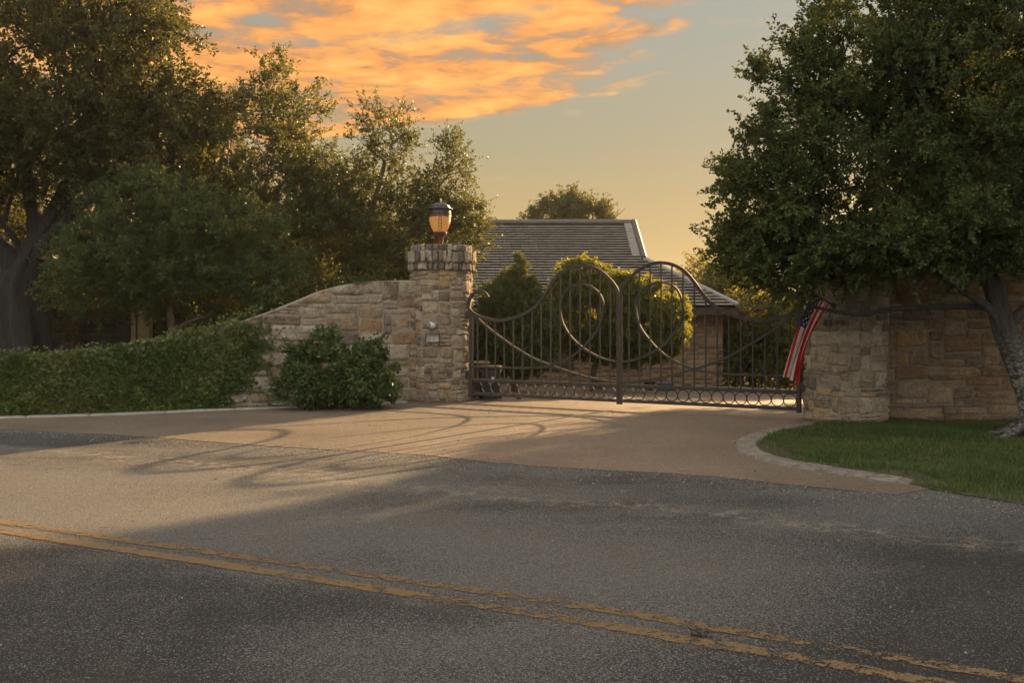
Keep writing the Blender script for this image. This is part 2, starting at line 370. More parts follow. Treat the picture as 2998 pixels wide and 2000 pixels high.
HC = [(0.30, 0.21, 0.13), (0.27, 0.17, 0.10), (0.34, 0.25, 0.165), (0.22, 0.14, 0.09), (0.31, 0.17, 0.085), (0.26, 0.20, 0.14), (0.33, 0.23, 0.15), (0.24, 0.175, 0.12)]
M['pillar_stone'] = stone_mat('pillar_limestone', PC); M['wall_stone'] = stone_mat('wall_limestone', WC)
RC = [(0.25, 0.185, 0.12), (0.29, 0.215, 0.14), (0.22, 0.14, 0.085), (0.31, 0.20, 0.105), (0.18, 0.135, 0.10), (0.27, 0.21, 0.15), (0.24, 0.165, 0.10), (0.30, 0.235, 0.16)]  # browner stones, also darkened in colour for the shade under the tree
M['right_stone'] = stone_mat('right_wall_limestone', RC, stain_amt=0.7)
M['house_stone'] = stone_mat('house_sandstone', HC, stain_amt=0.4)
M['cap_stone'] = stone_mat('cap_limestone', [(0.40, 0.35, 0.275), (0.27, 0.235, 0.185), (0.36, 0.31, 0.245), (0.16, 0.14, 0.12), (0.42, 0.365, 0.29), (0.22, 0.19, 0.155)], (0.07, 0.062, 0.055), 0.8)
M['mortar'] = plain('mortar', (0.27, 0.235, 0.185), 0.95, 0, 0.2, 0.2, 9, 0.6)
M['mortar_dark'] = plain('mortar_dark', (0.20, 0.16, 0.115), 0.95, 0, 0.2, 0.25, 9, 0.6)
M['cap_joint'] = plain('cap_joint', (0.085, 0.075, 0.062), 0.95, 0, 0.2, 0.25, 9, 0.6)
M['iron'] = plain('gate_iron', (0.055, 0.047, 0.040), 0.7, 0.0, 0.12, 0.2, 14)
M['kerb'] = stone_mat('kerb_stone', [(0.25, 0.23, 0.20), (0.275, 0.255, 0.22), (0.225, 0.208, 0.182), (0.26, 0.24, 0.208)], (0.12, 0.10, 0.085), 0.4)
M['pale_kerb'] = plain('pale_kerb', (0.30, 0.28, 0.245), 0.9, 0, 0.2, 0.2, 8, 0.4)
M['leaf_oak'] = leaf_mat('oak_leaf', [(0.030, 0.037, 0.014), (0.046, 0.053, 0.018), (0.068, 0.072, 0.024)], (0.25, 0.225, 0.04), 0.38)
M['leaf_yaupon'] = leaf_mat('yaupon_leaf', [(0.034, 0.058, 0.020), (0.052, 0.086, 0.026), (0.080, 0.116, 0.034)], (0.26, 0.22, 0.03), 0.36)
M['leaf_elm'] = leaf_mat('elm_leaf', [(0.032, 0.046, 0.017), (0.048, 0.064, 0.021), (0.070, 0.084, 0.027)], (0.28, 0.27, 0.045), 0.40)
M['leaf_right'] = leaf_mat('live_oak_leaf', [(0.036, 0.048, 0.019), (0.056, 0.073, 0.026), (0.086, 0.108, 0.034), (0.135, 0.160, 0.048)], (0.18, 0.19, 0.03), 0.30, 0.6, 0.18)
M['leaf_far'] = leaf_mat('far_leaf', [(0.050, 0.060, 0.020), (0.075, 0.085, 0.026), (0.11, 0.11, 0.035)], (0.42, 0.34, 0.06), 0.5)
M['leaf_shrub'] = leaf_mat('shrub_leaf', [(0.030, 0.050, 0.014), (0.042, 0.070, 0.018), (0.062, 0.092, 0.024)], (0.60, 0.54, 0.05), 0.46)
M['leaf_box'] = leaf_mat('pittosporum_leaf', [(0.024, 0.044, 0.012), (0.038, 0.066, 0.016), (0.058, 0.095, 0.023), (0.092, 0.135, 0.036)], (0.12, 0.18, 0.03), 0.2, 0.45, 0.35)
M['leaf_ivy'] = leaf_mat('fig_leaf', [(0.016, 0.032, 0.010), (0.030, 0.064, 0.015), (0.055, 0.105, 0.020), (0.13, 0.155, 0.035), (0.16, 0.125, 0.075)], (0.40, 0.30, 0.03), 0.28, 0.42, 0.5)
M['leaf_purple'] = leaf_mat('purple_leaf', [(0.028, 0.016, 0.036), (0.045, 0.026, 0.055), (0.07, 0.045, 0.07)], (0.10, 0.03, 0.09), 0.2)
M['leaf_weed'] = leaf_mat('weed_leaf', [(0.16, 0.17, 0.03), (0.25, 0.24, 0.05)], (0.5, 0.45, 0.05), 0.4)
M['bark_dark'] = bark_mat('dark_bark', (0.008, 0.007, 0.006), (0.030, 0.025, 0.022))
M['bark_brown'] = bark_mat('brown_bark', (0.07, 0.05, 0.035), (0.17, 0.12, 0.08))
M['bark_lichen'] = bark_mat('lichen_bark', (0.028, 0.024, 0.021), (0.075, 0.065, 0.056), (0.24, 0.228, 0.20))

# ------------------------------------------------------------------ the ground
def poly(name, pts, z, m, kind='structure'):
    q = [Vector((p[0], p[1])) for p in pts]
    vs, _, fs, *_r = delaunay_2d_cdt(q, [], [list(range(len(q)))], 1, 1e-5)
    out = []
    for f in fs:
        a = sum(vs[f[i]].x*vs[f[(i+1) % len(f)]].y-vs[f[(i+1) % len(f)]].x*vs[f[i]].y for i in range(len(f)))
        out.append(tuple(f) if a > 0 else tuple(reversed(f)))
    me = bpy.data.meshes.new(name); me.from_pydata([(p.x, p.y, z) for p in vs], [], out); me.update()
    o = link(name, me, m); tag(o, kind=kind); return o
gs = np.concatenate([np.linspace(-900, -60, 8)[:-1], np.linspace(-60, 60, 61), np.linspace(60, 900, 8)[1:]])
GX, GY = np.meshgrid(gs, gs, indexing='ij'); n_ = len(gs)
GZ = np.vectorize(gz)(GX, GY) - 0.05
idx = np.arange(n_*n_).reshape(n_, n_)
F = np.stack([idx[:-1, :-1].ravel(), idx[1:, :-1].ravel(), idx[1:, 1:].ravel(), idx[:-1, 1:].ravel()], 1)
tag(np_mesh('ground', np.stack([GX.ravel(), GY.ravel(), GZ.ravel()], 1), F, M['earth']), kind='structure')

joint = [Vector((-40, 29.5, 0)), Vector((-20, 19.6, 0))] + [ground(u, v) for u, v in ((0, 986), (300, 1001.5), (433, 1011), (588, 1023), (788, 1035), (955, 1045), (1088, 1058), (1255, 1073), (1600, 1092), (1850, 1118), (2060, 1137))]
tip = ground(2133, 1124)
jr = random.Random(4); jf = spline(joint[2:], 14)
joint = joint[:2] + [p + Vector((jr.uniform(-.02, .02), jr.uniform(-.025, .025), 0)) for p in jf]
verge = [ground(2200, 1136), ground(2290, 1150), ground(2350, 1160)]
d_ = (verge[-1]-tip).normalized()
verge += [verge[-1]+d_*4, verge[-1]+d_*12 + Vector((0, 0.8, 0)), verge[-1]+d_*40 + Vector((0, 6, 0))]
road_pts = joint + [tip] + verge + [Vector((50, -60, 0)), Vector((-60, -60, 0)), Vector((-60, 20, 0))]
poly('road', road_pts, 0.0, M['road'])

lk = [Vector((-30, 3.5, 0)), Vector((-14, 12.2, 0))] + [ground(u, v) for u, v in ((-150, 967), (0, 962), (150, 958), (300, 953), (450, 946), (600, 940), (750, 934), (850, 930), (935, 925))]
lk[0] = lk[2] + (lk[2]-lk[4]).normalized()*20; lk[1] = lk[2] + (lk[2]-lk[4]).normalized()*5
kerb_out = [ground(u, v) for u, v in ((1878, 969), (1835, 974), (1775, 984), (1725, 997), (1696, 1010), (1686, 1022), (1700, 1042), (1745, 1059), (1810, 1073), (1900, 1087), (1990, 1100), (2085, 1113))]
kerb_in = [ground(u, v) for u, v in ((1900, 972), (1862, 979), (1812, 990), (1772, 1002), (1745, 1012), (1737, 1022), (1752, 1038), (1790, 1052), (1850, 1065), (1935, 1079), (2020, 1092), (2100, 1106))]
kerb_out = spline(kerb_out, 5); kerb_in = spline(kerb_in, 5)
gl0 = GL - GD*1.6 + GN*0.15; gr0 = GR + GD*1.2 + GN*0.15
drive = list(reversed(joint[2:])) + [p for p in lk[2:]] + [Vector((-1.9, 18.9, 0)), gl0, gr0, Vector((5.6, 15.1, 0))] + kerb_out + [ground(2110, 1117), tip]
poly('driveway', drive, 0.004, M['drive'])
# sloping court behind the gate
nx_, ny_ = 30, 16
cv = []
for j in range(ny_+1):
    for i in range(nx_+1):
        p = GL - GD*9 + GD*(24*i/nx_) + GN*(0.02+13.6*j/ny_)
        cv.append((p.x, p.y, gz(p.x, p.y)+0.0))
cf = [(j*(nx_+1)+i, j*(nx_+1)+i+1, (j+1)*(nx_+1)+i+1, (j+1)*(nx_+1)+i) for j in range(ny_) for i in range(nx_)]
tag(np_mesh('court', cv, cf, M['drive']), kind='structure')
# lawn at the right, narrow verge at the left
lawn = kerb_in + [kerb_out[-1], ground(2110, 1117), tip] + verge[:4] + [Vector((16, 3.5, 0)), Vector((16, 16, 0)), Vector((5.3, 15.3, 0))]
poly('lawn', lawn, 0.006, M['soil'])
bed = lk + [Vector((-1.6, 19.0, 0)), Vector((-8.5, 16.5, 0)), Vector((-30, 8, 0))]
poly('verge', bed, 0.003, M['soil'])

# kerb of hand-cut stones round the lawn
def kerb_stones(name, A, B, m, h, step, seed, endz=0.0):
    rg = random.Random(seed); mb = MB()
    L = [0.0]
    for i in range(1, len(A)): L.append(L[-1] + (A[i]-A[i-1]).length)
    def on(P, d):
        for i in range(1, len(L)):
            if d <= L[i]:
                t = (d-L[i-1])/max(L[i]-L[i-1], 1e-9); return P[i-1].lerp(P[i], t)
        return P[-1]
    d = 0.0
    while d < L[-1]-0.05:
        e = min(L[-1], d + step*rg.uniform(0.75, 1.3)); g0 = d+0.004; g1 = e-0.004
        rows = []
        for q in (0, 0.06, 0.5, 0.94, 1):
            dd = g0+(g1-g0)*q; a = on(A, dd); b = on(B, dd); row = []
            for s_ in (0.0, 0.08, 0.5, 0.92, 1.0):
                z = (endz*h if q in (0, 1) and 0 < s_ < 1 else 0.0) if q in (0, 1) or s_ in (0.0, 1.0) else h + rg.uniform(-0.005, 0.005)
                p = a.lerp(b, s_); row.append((p.x+rg.uniform(-.004, .004), p.y+rg.uniform(-.004, .004), z))
            rows.append(row)
        fs = [(i*5+j, (i+1)*5+j, (i+1)*5+j+1, i*5+j+1) for i in range(4) for j in range(4)]
        mb.add([p for r_ in rows for p in r_], fs); d = e
    o = mb.build(name, m, smooth=True); tag(o, kind='structure'); return o
kerb_stones('kerb', kerb_out, kerb_in, M['kerb'], 0.022, 0.30, 5)
lkA = spline(lk[1:], 4); lkB = [p + Vector((-0.434, 0.901, 0))*0.10 for p in lkA]
kerb_stones('edging', lkA, lkB, M['pale_kerb'], 0.034, 1.1, 6, 0.85)

# double yellow line
def yellow(name, pts, wdt, wear=0.0):
    P = spline(pts, 30); V = []; E = []
    cols_ = (-1.25, -0.8, 0.8, 1.25)
    for i, p in enumerate(P):
        t = (P[min(i+1, len(P)-1)]-P[max(i-1, 0)]).normalized(); nn = Vector((-t.y, t.x, 0))
        for c_ in cols_: q = p+nn*wdt*0.5*c_; V.append((q.x, q.y, 0.004)); E.append((1.0 if abs(c_) > 1 else 0.0)+wear)
    k = len(cols_)
    Fq = [(i*k+j, (i+1)*k+j, (i+1)*k+j+1, i*k+j+1) for i in range(len(P)-1) for j in range(k-1)]
    o = np_mesh(name, V, Fq, M['paint']); a = o.data.attributes.new('edge', 'FLOAT', 'POINT'); a.data.foreach_set('value', E)
    tag(o, kind='structure')
near = [Vector((-30, 20.6, 0)), Vector((-12, 11.42, 0)), Vector((-3.66, 7.11, 0)), Vector((0, 5.154, 0)), Vector((0.833, 4.67, 0)), Vector((1.677, 4.165, 0)), Vector((6, 1.3, 0)), Vector((16, -6, 0))]
far = [Vector((-30, 20.95, 0)), Vector((-12, 11.73, 0)), Vector((-3.823, 7.435, 0)), Vector((0, 5.423, 0)), Vector((0.95, 4.88, 0)), Vector((2.096, 4.18, 0)), Vector((6.3, 1.45, 0)), Vector((16.2, -5.7, 0))]
yellow('road_marking', near, 0.112, -0.30); yellow('road_marking', far, 0.108)

# ------------------------------------------------------------------ laid stone
def blocks(smin, smax, top, cw, ch, seed, wr=(2, 6), hr=(1, 3), bot=0.0):
    """random ashlar: fills the strip with rectangles of whole cells; returns (s0,s1,z0,z1)"""
    rg = random.Random(seed); zmax = max(top(smin+(smax-smin)*i/60) for i in range(61))
    nc = max(1, round((smax-smin)/cw)); nr = max(1, math.ceil((zmax-bot)/ch)); cw = (smax-smin)/nc
    occ = [[False]*nr for _ in range(nc)]; out = []
    xs = [smin+i*cw+(rg.uniform(-.3, .3)*cw if 0 < i < nc else 0) for i in range(nc+1)]; zs = [bot+j*ch+(rg.uniform(-.30, .30)*ch if 0 < j < nr else 0) for j in range(nr+1)]
    for j in range(nr):
        for i in range(nc):
            if occ[i][j]: continue
            w_ = rg.randint(*wr); h_ = rg.choice([hr[0]]*1 + list(range(hr[0], hr[1]+1))*2)
            if w_ > 4 and rg.random() < 0.4: h_ = min(h_, 2)
            k = 0
            while k < w_ and i+k < nc and not occ[i+k][j]: k += 1
            w_ = k; h_ = min(h_, nr-j)
            rem = 0
            while i+w_+rem < nc and not occ[i+w_+rem][j] and rem < 2: rem += 1
            if rem == 1 and w_ < wr[1]+1: w_ += 1
            for a in range(w_):
                for b in range(h_): occ[i+a][j+b] = True
            out.append((xs[i], xs[i+w_], zs[j], zs[j+h_]))
    return out
def stonework(name, blist, surf, top, m, parent, seed, proud=0.022, gap=0.010, rough=0.017, ns=(0, 0.06, 0.25, 0.5, 0.75, 0.94, 1)):
    rg = np.random.RandomState(seed); V = []; Fq = []; k = len(ns)
    for (s0, s1, z0, z1) in blist:
        j = lambda: rg.uniform(-0.008, 0.008)
        a, b, c, d = s0+gap+j()*.6, s1-gap+j()*.6, z0+gap+j()*.6, z1-gap+j()*.6
        sm = (a+b)/2
        if c > max(top(a), top(b)) - 0.03: continue
        cj = rg.uniform(-.024, .024, 8)*min(1.0, (d-c)/0.12); base = len(V); pr = proud*rg.uniform(0.55, 1.35); ph = rg.uniform(0, 6.28, 4); tilt = rg.uniform(-.006, .006, 2)
        for i, p in enumerate(ns):
            for q_, q in enumerate(ns):
                s = a+(b-a)*p; z = c+(d-c)*q
                s += cj[0]*(1-p)*(1-q)+cj[1]*p*(1-q)+cj[2]*(1-p)*q+cj[3]*p*q; z += cj[4]*(1-p)*(1-q)+cj[5]*p*(1-q)+cj[6]*(1-p)*q+cj[7]*p*q
                edge = i in (0, k-1) or q_ in (0, k-1)
                lim_ = top(s)-0.004
                if z > lim_: z = lim_
                dep = -0.004 if edge else pr + rough*(math.sin(s*23+ph[0])+math.sin(z*31+ph[1])+rg.uniform(-.8, .8))*0.5 + tilt[0]*(p-.5)*2+tilt[1]*(q-.5)*2
                if edge: s += rg.uniform(-.007, .007); z = min(z+rg.uniform(-.007, .007), lim_)
                V.append(surf(s, z, dep))
        for i in range(k-1):
            for q_ in range(k-1):
                o = base+i*k+q_; Fq.append((o, o+k, o+k+1, o+1))
    return np_mesh(name, V, Fq, m, parent, smooth=True)

def round_pillar(name, cx, cy, r, label, seed, frontang=0.0):
    root = empty(name, (cx, cy, 0)); tag(root, label, 'gate pillar', 'round stone gate pillars')
    H = 2.46
    mb = MB(); mb.lathe([(r-0.004, -0.1), (r-0.004, H+0.02)], 64); mb.build('core', M['mortar'], root, True)
    circ = 2*math.pi*r
    bl = blocks(0, circ, lambda s: H, 0.070, 0.075, seed, (2, 5), (1, 3))
    sf = lambda s, z, d: ((r+d)*math.cos(s/r - math.pi/2), (r+d)*math.sin(s/r - math.pi/2), z)
    stonework('shaft_stonework', bl, sf, lambda s: H, M['pillar_stone'], root, seed+1, 0.018, 0.009, 0.015)
    cap = empty('cap', (0, 0, 0), 0, root)
    for nm, rr, z0, z1, w0 in (('cap_course', r+0.050, 2.455, 2.60, 0.095), ('cap_course', r+0.082, 2.60, 2.815, 0.105), ('cap_course', r-0.01, 2.815, 2.935, 0.12)):
        mb = MB(); mb.lathe([(rr-0.012, z0), (rr-0.012, z1)], 64)
        o = mb.build(nm, M['cap_joint'], cap, True)
        rg = random.Random(seed*7+int(z0*100)); s = 0.0; cc = 2*math.pi*rr; bl = []
        while s < cc-0.06:
            e = min(cc, s+w0*rg.uniform(0.65, 1.35)); bl.append((s, e, z0+rg.uniform(-.006, .004), z1+rg.uniform(-0.008, 0.008))); s = e
        sf2 = lambda s, z, d, rr=rr: ((rr+d)*math.cos(s/rr - math.pi/2), (rr+d)*math.sin(s/rr - math.pi/2), z)
        st = stonework('cap_stones', bl, sf2, lambda s: 9.0, M['cap_stone'], cap, seed+int(z0*10), 0.013, 0.006, 0.007)
    mb = MB(); mb.lathe([(r+0.086, 2.597), (r+0.086, 2.601)], 64); mb.lathe([(r+0.086, 2.812), (r+0.086, 2.816)], 64); mb.lathe([(r-0.02, 2.93), (r-0.03, 2.938)], 64)
    mb.build('cap_bed', M['cap_stone'], cap, True)
    return root
PL = (-1.350, 18.95, 0.578); PR = (5.085, 15.15, 0.60)
pl_root = round_pillar('gate_pillar', *PL, 'round limestone pillar left of the gate, carrying the lamp and an intercom', 11)
pr_root = round_pillar('gate_pillar', *PR, 'round limestone pillar right of the gate, carrying house numbers and a flag', 23)

# house number cut on the right pillar: 8596
nroot = empty('house_number', (0, 0, 0), 0, pr_root)
mnum = plain('number_metal', (0.035, 0.028, 0.022), 0.6, 0, 0.3)
for i, ch in enumerate('8596'):
    cu = bpy.data.curves.new('digit_curve', 'FONT'); cu.body = ch; cu.size = 0.135; cu.extrude = 0.006; cu.align_x = 'CENTER'; cu.resolution_u = 4
    to = bpy.data.objects.new('digit_curve', cu); C.objects.link(to); bpy.context.view_layer.update()
    me = bpy.data.meshes.new_from_object(to); bpy.data.objects.remove(to, do_unlink=True)
    o = link('digit', me, mnum, nroot)
    an = -0.80 + i*0.135
    rr = PR[2]+0.036
    o.location = (rr*math.sin(an), -rr*math.cos(an), 1.435); o.rotation_euler = (R(90), 0, an)

def wing_wall(name, O, D, s0, s1, top, label, seed, mats, cw, ch, thick=0.36, wr=(2, 6), hr=(1, 3)):
    root = empty(name, (O.x, O.y, 0), math.atan2(D.y, D.x)); tag(root, label, 'stone wall', 'curved-top stone wing walls')
    n = 90; V = []; Fq = []
    for i in range(n+1):
        s = s0+(s1-s0)*i/n; t_ = top(s)
        V += [(s, 0, -0.1), (s, 0, t_), (s, thick, t_), (s, thick, -0.1)]
    for i in range(n):
        a = i*4; b = a+4
        Fq += [(a, b, b+1, a+1), (a+1, b+1, b+2, a+2), (a+2, b+2, b+3, a+3)]
    Fq += [(0, 1, 2, 3), (n*4, n*4+3, n*4+2, n*4+1)]
    np_mesh('core', V, Fq, mats[1], root)
    bl = blocks(s0, s1, top, cw, ch, seed, wr, hr)
    stonework('stonework', bl, lambda s, z, d: (s, -d, z), top, mats[0], root, seed+1, 0.022, 0.008, 0.017)
    return root
WO = Vector((-8.0, 15.58, 0)); WD = Vector((0.901, 0.434, 0))
def wall_pt(u, v):
    a = (u-U0)/FPX; s = (WO.y*a-WO.x)/(WD.x-WD.y*a); return (s, EYE+(V0-v)/FPX*(WO.y+WD.y*s))
tp = sorted([wall_pt(u, v) for u, v in ((937, 643), (860, 645), (800, 652), (740, 668), (680, 693), (620, 717), (560, 738), (480, 760), (400, 779), (270, 806), (150, 822), (0, 829))])
tp = [(-6.0, 0.86), (-1.5, 0.89)] + tp
def wall_top(s): return float(np.interp(s, [p[0] for p in tp], [p[1] for p in tp]))
wing_wall('stone_wall', WO, WD, -5.0, 7.0, wall_top, 'pale limestone wall sweeping down to the left from the lamp pillar', 31, (M['wall_stone'], M['mortar']), 0.112, 0.096)
RO = Vector((5.40, 15.12, 0)); RD = Vector((1, -0.03, 0)).normalized()
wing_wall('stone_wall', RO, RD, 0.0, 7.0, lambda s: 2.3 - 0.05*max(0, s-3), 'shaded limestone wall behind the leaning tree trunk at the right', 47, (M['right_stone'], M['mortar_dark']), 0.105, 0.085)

# ------------------------------------------------------------------ the gate
def leaf_xy(u, v):
    a = (u-U0)/FPX; dx, dy = GR.x-GL.x, GR.y-GL.y
    s = (a*GL.y-GL.x)/(dx-a*dy); return (s*GLEN, EYE+(V0-v)/FPX*(GL.y+s*dy))
def z4(x, y): return leaf_xy(1058.2+x*0.27495, 548.7+y*0.27495)
TOP = [z4(*p) for p in ((228, 490), (205, 455), (170, 438), (130, 440), (90, 470), (64, 525), (64, 575), (92, 612), (150, 645), (230, 668), (300, 680), (370, 675), (450, 655), (530, 622), (600, 580), (660, 520), (710, 445), (760, 368), (820, 295), (900, 243), (980, 222), (1040, 222), (1110, 240), (1180, 280), (1250, 345), (1300, 415), (1322, 470))]
DIAG = [z4(*p) for p in ((115, 635), (150, 672), (250, 760), (370, 850), (480, 925), (600, 995), (720, 1045), (860, 1095), (1000, 1140), (1100, 1165), (1200, 1185), (1300, 1200))]
LOOP = [z4(*p) for p in ((95, 1065), (300, 1073), (450, 1077), (600, 1076), (700, 1066), (770, 1050), (850, 1020), (950, 962), (1020, 905), (1085, 830), (1130, 770), (1165, 700), (1185, 600), (1185, 520), (1150, 450), (1090, 400), (1010, 376), (930, 392), (870, 440), (840, 510), (828, 590), (843, 680), (880, 760), (935, 835), (1010, 902), (1090, 955), (1180, 997), (1260, 1018), (1318, 1022))]
HALF = GLEN/2
def top_h(x):
    pts = TOP[7:]; xs = [p[0] for p in pts]; hs = [p[1] for p in pts]; return float(np.interp(x, xs, hs))
Z_BOT, Z_R1 = 0.148, 0.405
def gate_leaf(org, rz, label):
    root = empty('gate_leaf', (org.x, org.y, 0), rz); tag(root, label, 'gate', 'leaves of the double iron gate')
    W = HALF-0.006; I = M['iron']
    def curve(name, pts, ht):
        P = spline([Vector((min(p[0], W-0.02), 0, p[1])) for p in pts], 5)
        mb = MB(); mb.tube(P, 0, flat=(0.019, ht)); return mb.build(name, I, root)
    curve('top_rail', TOP, 0.027); curve('diagonal_scroll', DIAG, 0.018); curve('loop_scroll', LOOP, 0.016)
    mb = MB(); mb.box((0.0, 0, (0.09+TOP[7][1])/2), (0.066, 0.066, TOP[7][1]-0.09), bev=0.005); mb.build('hinge_post', I, root)
    hz = TOP[-1][1]; mb = MB(); mb.box((W-0.022, 0, (0.085+hz)/2), (0.044, 0.05, hz-0.085), bev=0.004); mb.build('meeting_post', I, root)
    for z in (Z_BOT, Z_R1):
        mb = MB(); mb.box((W/2-0.015, 0, z), (W-0.100, 0.05, 0.055), bev=0.004); mb.build('rail', I, root)
    pitch = (W-0.115)/15
    ring_r = (Z_R1-Z_BOT-0.055)/2*1.0
    me_r = None; me_b = None
    for i in range(15):
        x = 0.043+pitch*(i+0.5)
        if me_r is None:
            mb = MB(); mb.tube([(ring_r*0.97*math.cos(a), 0, ring_r*0.97*math.sin(a)) for a in [2*math.pi*k/28 for k in range(28)]], 0, flat=(0.0065, 0.0072), closed=True)
            r0 = mb.build('ring', I, root); me_r = r0.data
        else:
            r0 = bpy.data.objects.new('ring', me_r); C.objects.link(r0); r0.parent = root
        r0.location = (x, 0, (Z_R1+Z_BOT)/2)
        zt = top_h(x)-0.01; zb = Z_R1+0.0275
        mb = MB(); mb.box((x, 0, (zt+zb)/2), (0.021, 0.021, zt-zb)); mb.build('bar', I, root)
    for z in (0.50, 1.62):
        hg = MB(); hg.box((-0.075, 0.0, z), (0.085, 0.07, 0.15), bev=0.006); hg.tube([(-0.036, 0, z-0.09), (-0.036, 0, z+0.09)], 0.016, 10); hg.build('hinge', I, root)
    return root
rzL = math.atan2(GD.y, GD.x)
gate_leaf(GL, rzL, 'left leaf of the iron scrollwork gate, hinged beside the lamp pillar')
gate_leaf(GR, rzL+math.pi, 'right leaf of the iron scrollwork gate, hinged beside the numbered pillar')

# ------------------------------------------------------------------ lamp, camera, intercom on the left pillar
def lamp():
    root = empty('pillar_lamp', (PL[0]-0.02, PL[1], 2.938)); tag(root, 'amber globe lamp with dark domed hood on top of the left gate pillar', 'lamp')
    k = 0.00069
    rust = plain('rust_red_iron', (0.085, 0.022, 0.018), 0.5, 0, 0.5, 0.2, 20); hood = plain('dark_hood', (0.035, 0.036, 0.034), 0.45, 0, 0.5, 0.2, 20)
    m, t, b = mat('amber_glass'); b.inputs['Base Color'].default_value = (0.62, 0.44, 0.22, 1); b.inputs['Roughness'].default_value = 0.35
    wv = t.new('ShaderNodeTexWave', wave_type='BANDS', bands_direction='Z'); wv.inputs['Scale'].default_value = 26; t.link(obco(t), wv.inputs[0]); bump(t, b, wv.outputs[1], 0.4, 0.01)
    tr = t.new('ShaderNodeBsdfTranslucent'); tr.inputs[0].default_value = (0.70, 0.51, 0.26, 1)
    mx = t.new('ShaderNodeMixShader'); mx.inputs[0].default_value = 0.72; t.link(b.outputs[0], mx.inputs[1]); t.link(tr.outputs[0], mx.inputs[2])
    em = t.new('ShaderNodeEmission'); em.inputs[0].default_value = (1.0, 0.60, 0.20, 1); em.inputs[1].default_value = 0.02
    ad = t.new('ShaderNodeAddShader'); t.link(mx.outputs[0], ad.inputs[0]); t.link(em.outputs[0], ad.inputs[1])
    out = [n for n in m.node_tree.nodes if n.type == 'OUTPUT_MATERIAL'][0]; t.link(ad.outputs[0], out.inputs[0])
    Zp = lambda y: (1450-y)*k
    def turned(name, prof, mt, par=root, **kw):
        mb = MB(); mb.lathe([(r_*k, Zp(y)) for r_, y in prof], 40, **kw); return mb.build(name, mt, par, True)
    turned('pedestal', [(105, 1450), (105, 1435), (78, 1425), (84, 1330), (105, 1200), (135, 1165), (185, 1130), (192, 1085), (178, 1062), (150, 1050)], rust)
    turned('globe', [(170, 1066), (205, 1010), (255, 900), (285, 800), (296, 740), (297, 650), (290, 645)], m)
    turned('band', [(302, 652), (308, 640), (304, 632), (304, 600), (304, 575), (308, 565), (303, 556)], rust)
    turned('hood', [(300, 560), (298, 480), (318, 455), (350, 432), (350, 418), (292, 405), (280, 370), (262, 362), (255, 335), (225, 320), (210, 295), (165, 278), (150, 262), (60, 250), (28, 238)], hood)
    turned('finial', [(26, 240), (22, 200), (34, 185), (30, 165), (20, 140), (8, 118)], hood)
    for q in range(4):
        a0 = -math.pi/2 + 0.08 + q*math.pi/2; mb = MB()
        prof = [(196, 1030), (247, 930), (276, 850), (294, 760), (304, 690), (306, 640)]
        def pt(r_, y, off):
            aa = a0 + off/(r_*k); rr = r_*k+0.006; return (rr*math.cos(aa), rr*math.sin(aa), Zp(y))
        wd = [0.020, 0.026, 0.028, 0.025, 0.018, 0.005]
        for sgn in (-1, 1): mb.tube([pt(r_, y, sgn*w_) for (r_, y), w_ in zip(prof, wd)], 0.005, 6)
        for (r_, y), w_ in list(zip(prof, wd))[0:4]: mb.tube([pt(r_, y, -w_), pt(r_, y, w_)], 0.004, 6)
        mb.build('strap', rust, root)
lamp()
def on_pillar(P, u, v, d=0.0):      # a spot on a pillar's face, seen in the photograph
    a = (u-U0)/FPX; cx, cy, r = P[0], P[1], P[2]+d
    A = 1+a*a; Bq = -2*(a*cx+cy); Cq = cx*cx+cy*cy-r*r; yd = (-Bq-math.sqrt(Bq*Bq-4*A*Cq))/(2*A)
    return Vector((a*yd, yd, EYE+(V0-v)/FPX*yd)), math.atan2(a*yd-cx, -(yd-cy))
white = plain('white_plastic', (0.62, 0.62, 0.60), 0.35, 0, 0.5, 0.06); blackp = plain('black_plastic', (0.02, 0.02, 0.022), 0.4, 0, 0.5, 0.1)
steel = plain('brushed_steel', (0.42, 0.39, 0.34), 0.45, 0.3, 0.5, 0.15, 20)
def seccam():
    p, an = on_pillar(PL, 993, 748, 0.02)
    root = empty('security_camera', p, an); tag(root, 'small white security camera fixed to the left gate pillar above the intercom', 'camera')
    mb = MB(); prof = [(0.0, 0.0), (0.055, 0.0), (0.062, 0.02), (0.062, 0.05), (0.05, 0.065)]
    n = 24; V = []; Fq = []
    for r_, y in prof: V += [(r_*math.cos(2*math.pi*k/n), -y, r_*math.sin(2*math.pi*k/n)) for k in range(n)]
    for i in range(len(prof)-1):
        for k in range(n): Fq.append((i*n+k, (i+1)*n+k, (i+1)*n+(k+1) % n, i*n+(k+1) % n))
    np_mesh('mount', V, Fq, white, root, True)
    ax = Vector((-0.55, -1.0, 0.12)).normalized(); c0 = Vector((0.0, -0.05, 0.005))
    mb = MB(); mb.tube([c0, c0+ax*0.03, c0+ax*0.075, c0+ax*0.085], [0.058, 0.062, 0.056, 0.047], 24); h = mb.build('housing', white, root, True)
    mb = MB(); mb.tube([c0+ax*0.080, c0+ax*0.092], [0.050, 0.046], 24); mb.build('lens_ring', blackp, h, True)
    mb = MB(); mb.tube([c0+ax*0.088, c0+ax*0.0945], [0.034, 0.033], 24); mb.build('lens_plate', steel, h, True)
    mb = MB(); mb.tube([c0+ax*0.092, c0+ax*0.099], [0.017, 0.012], 20); mb.build('lens', blackp, h, True)
seccam()
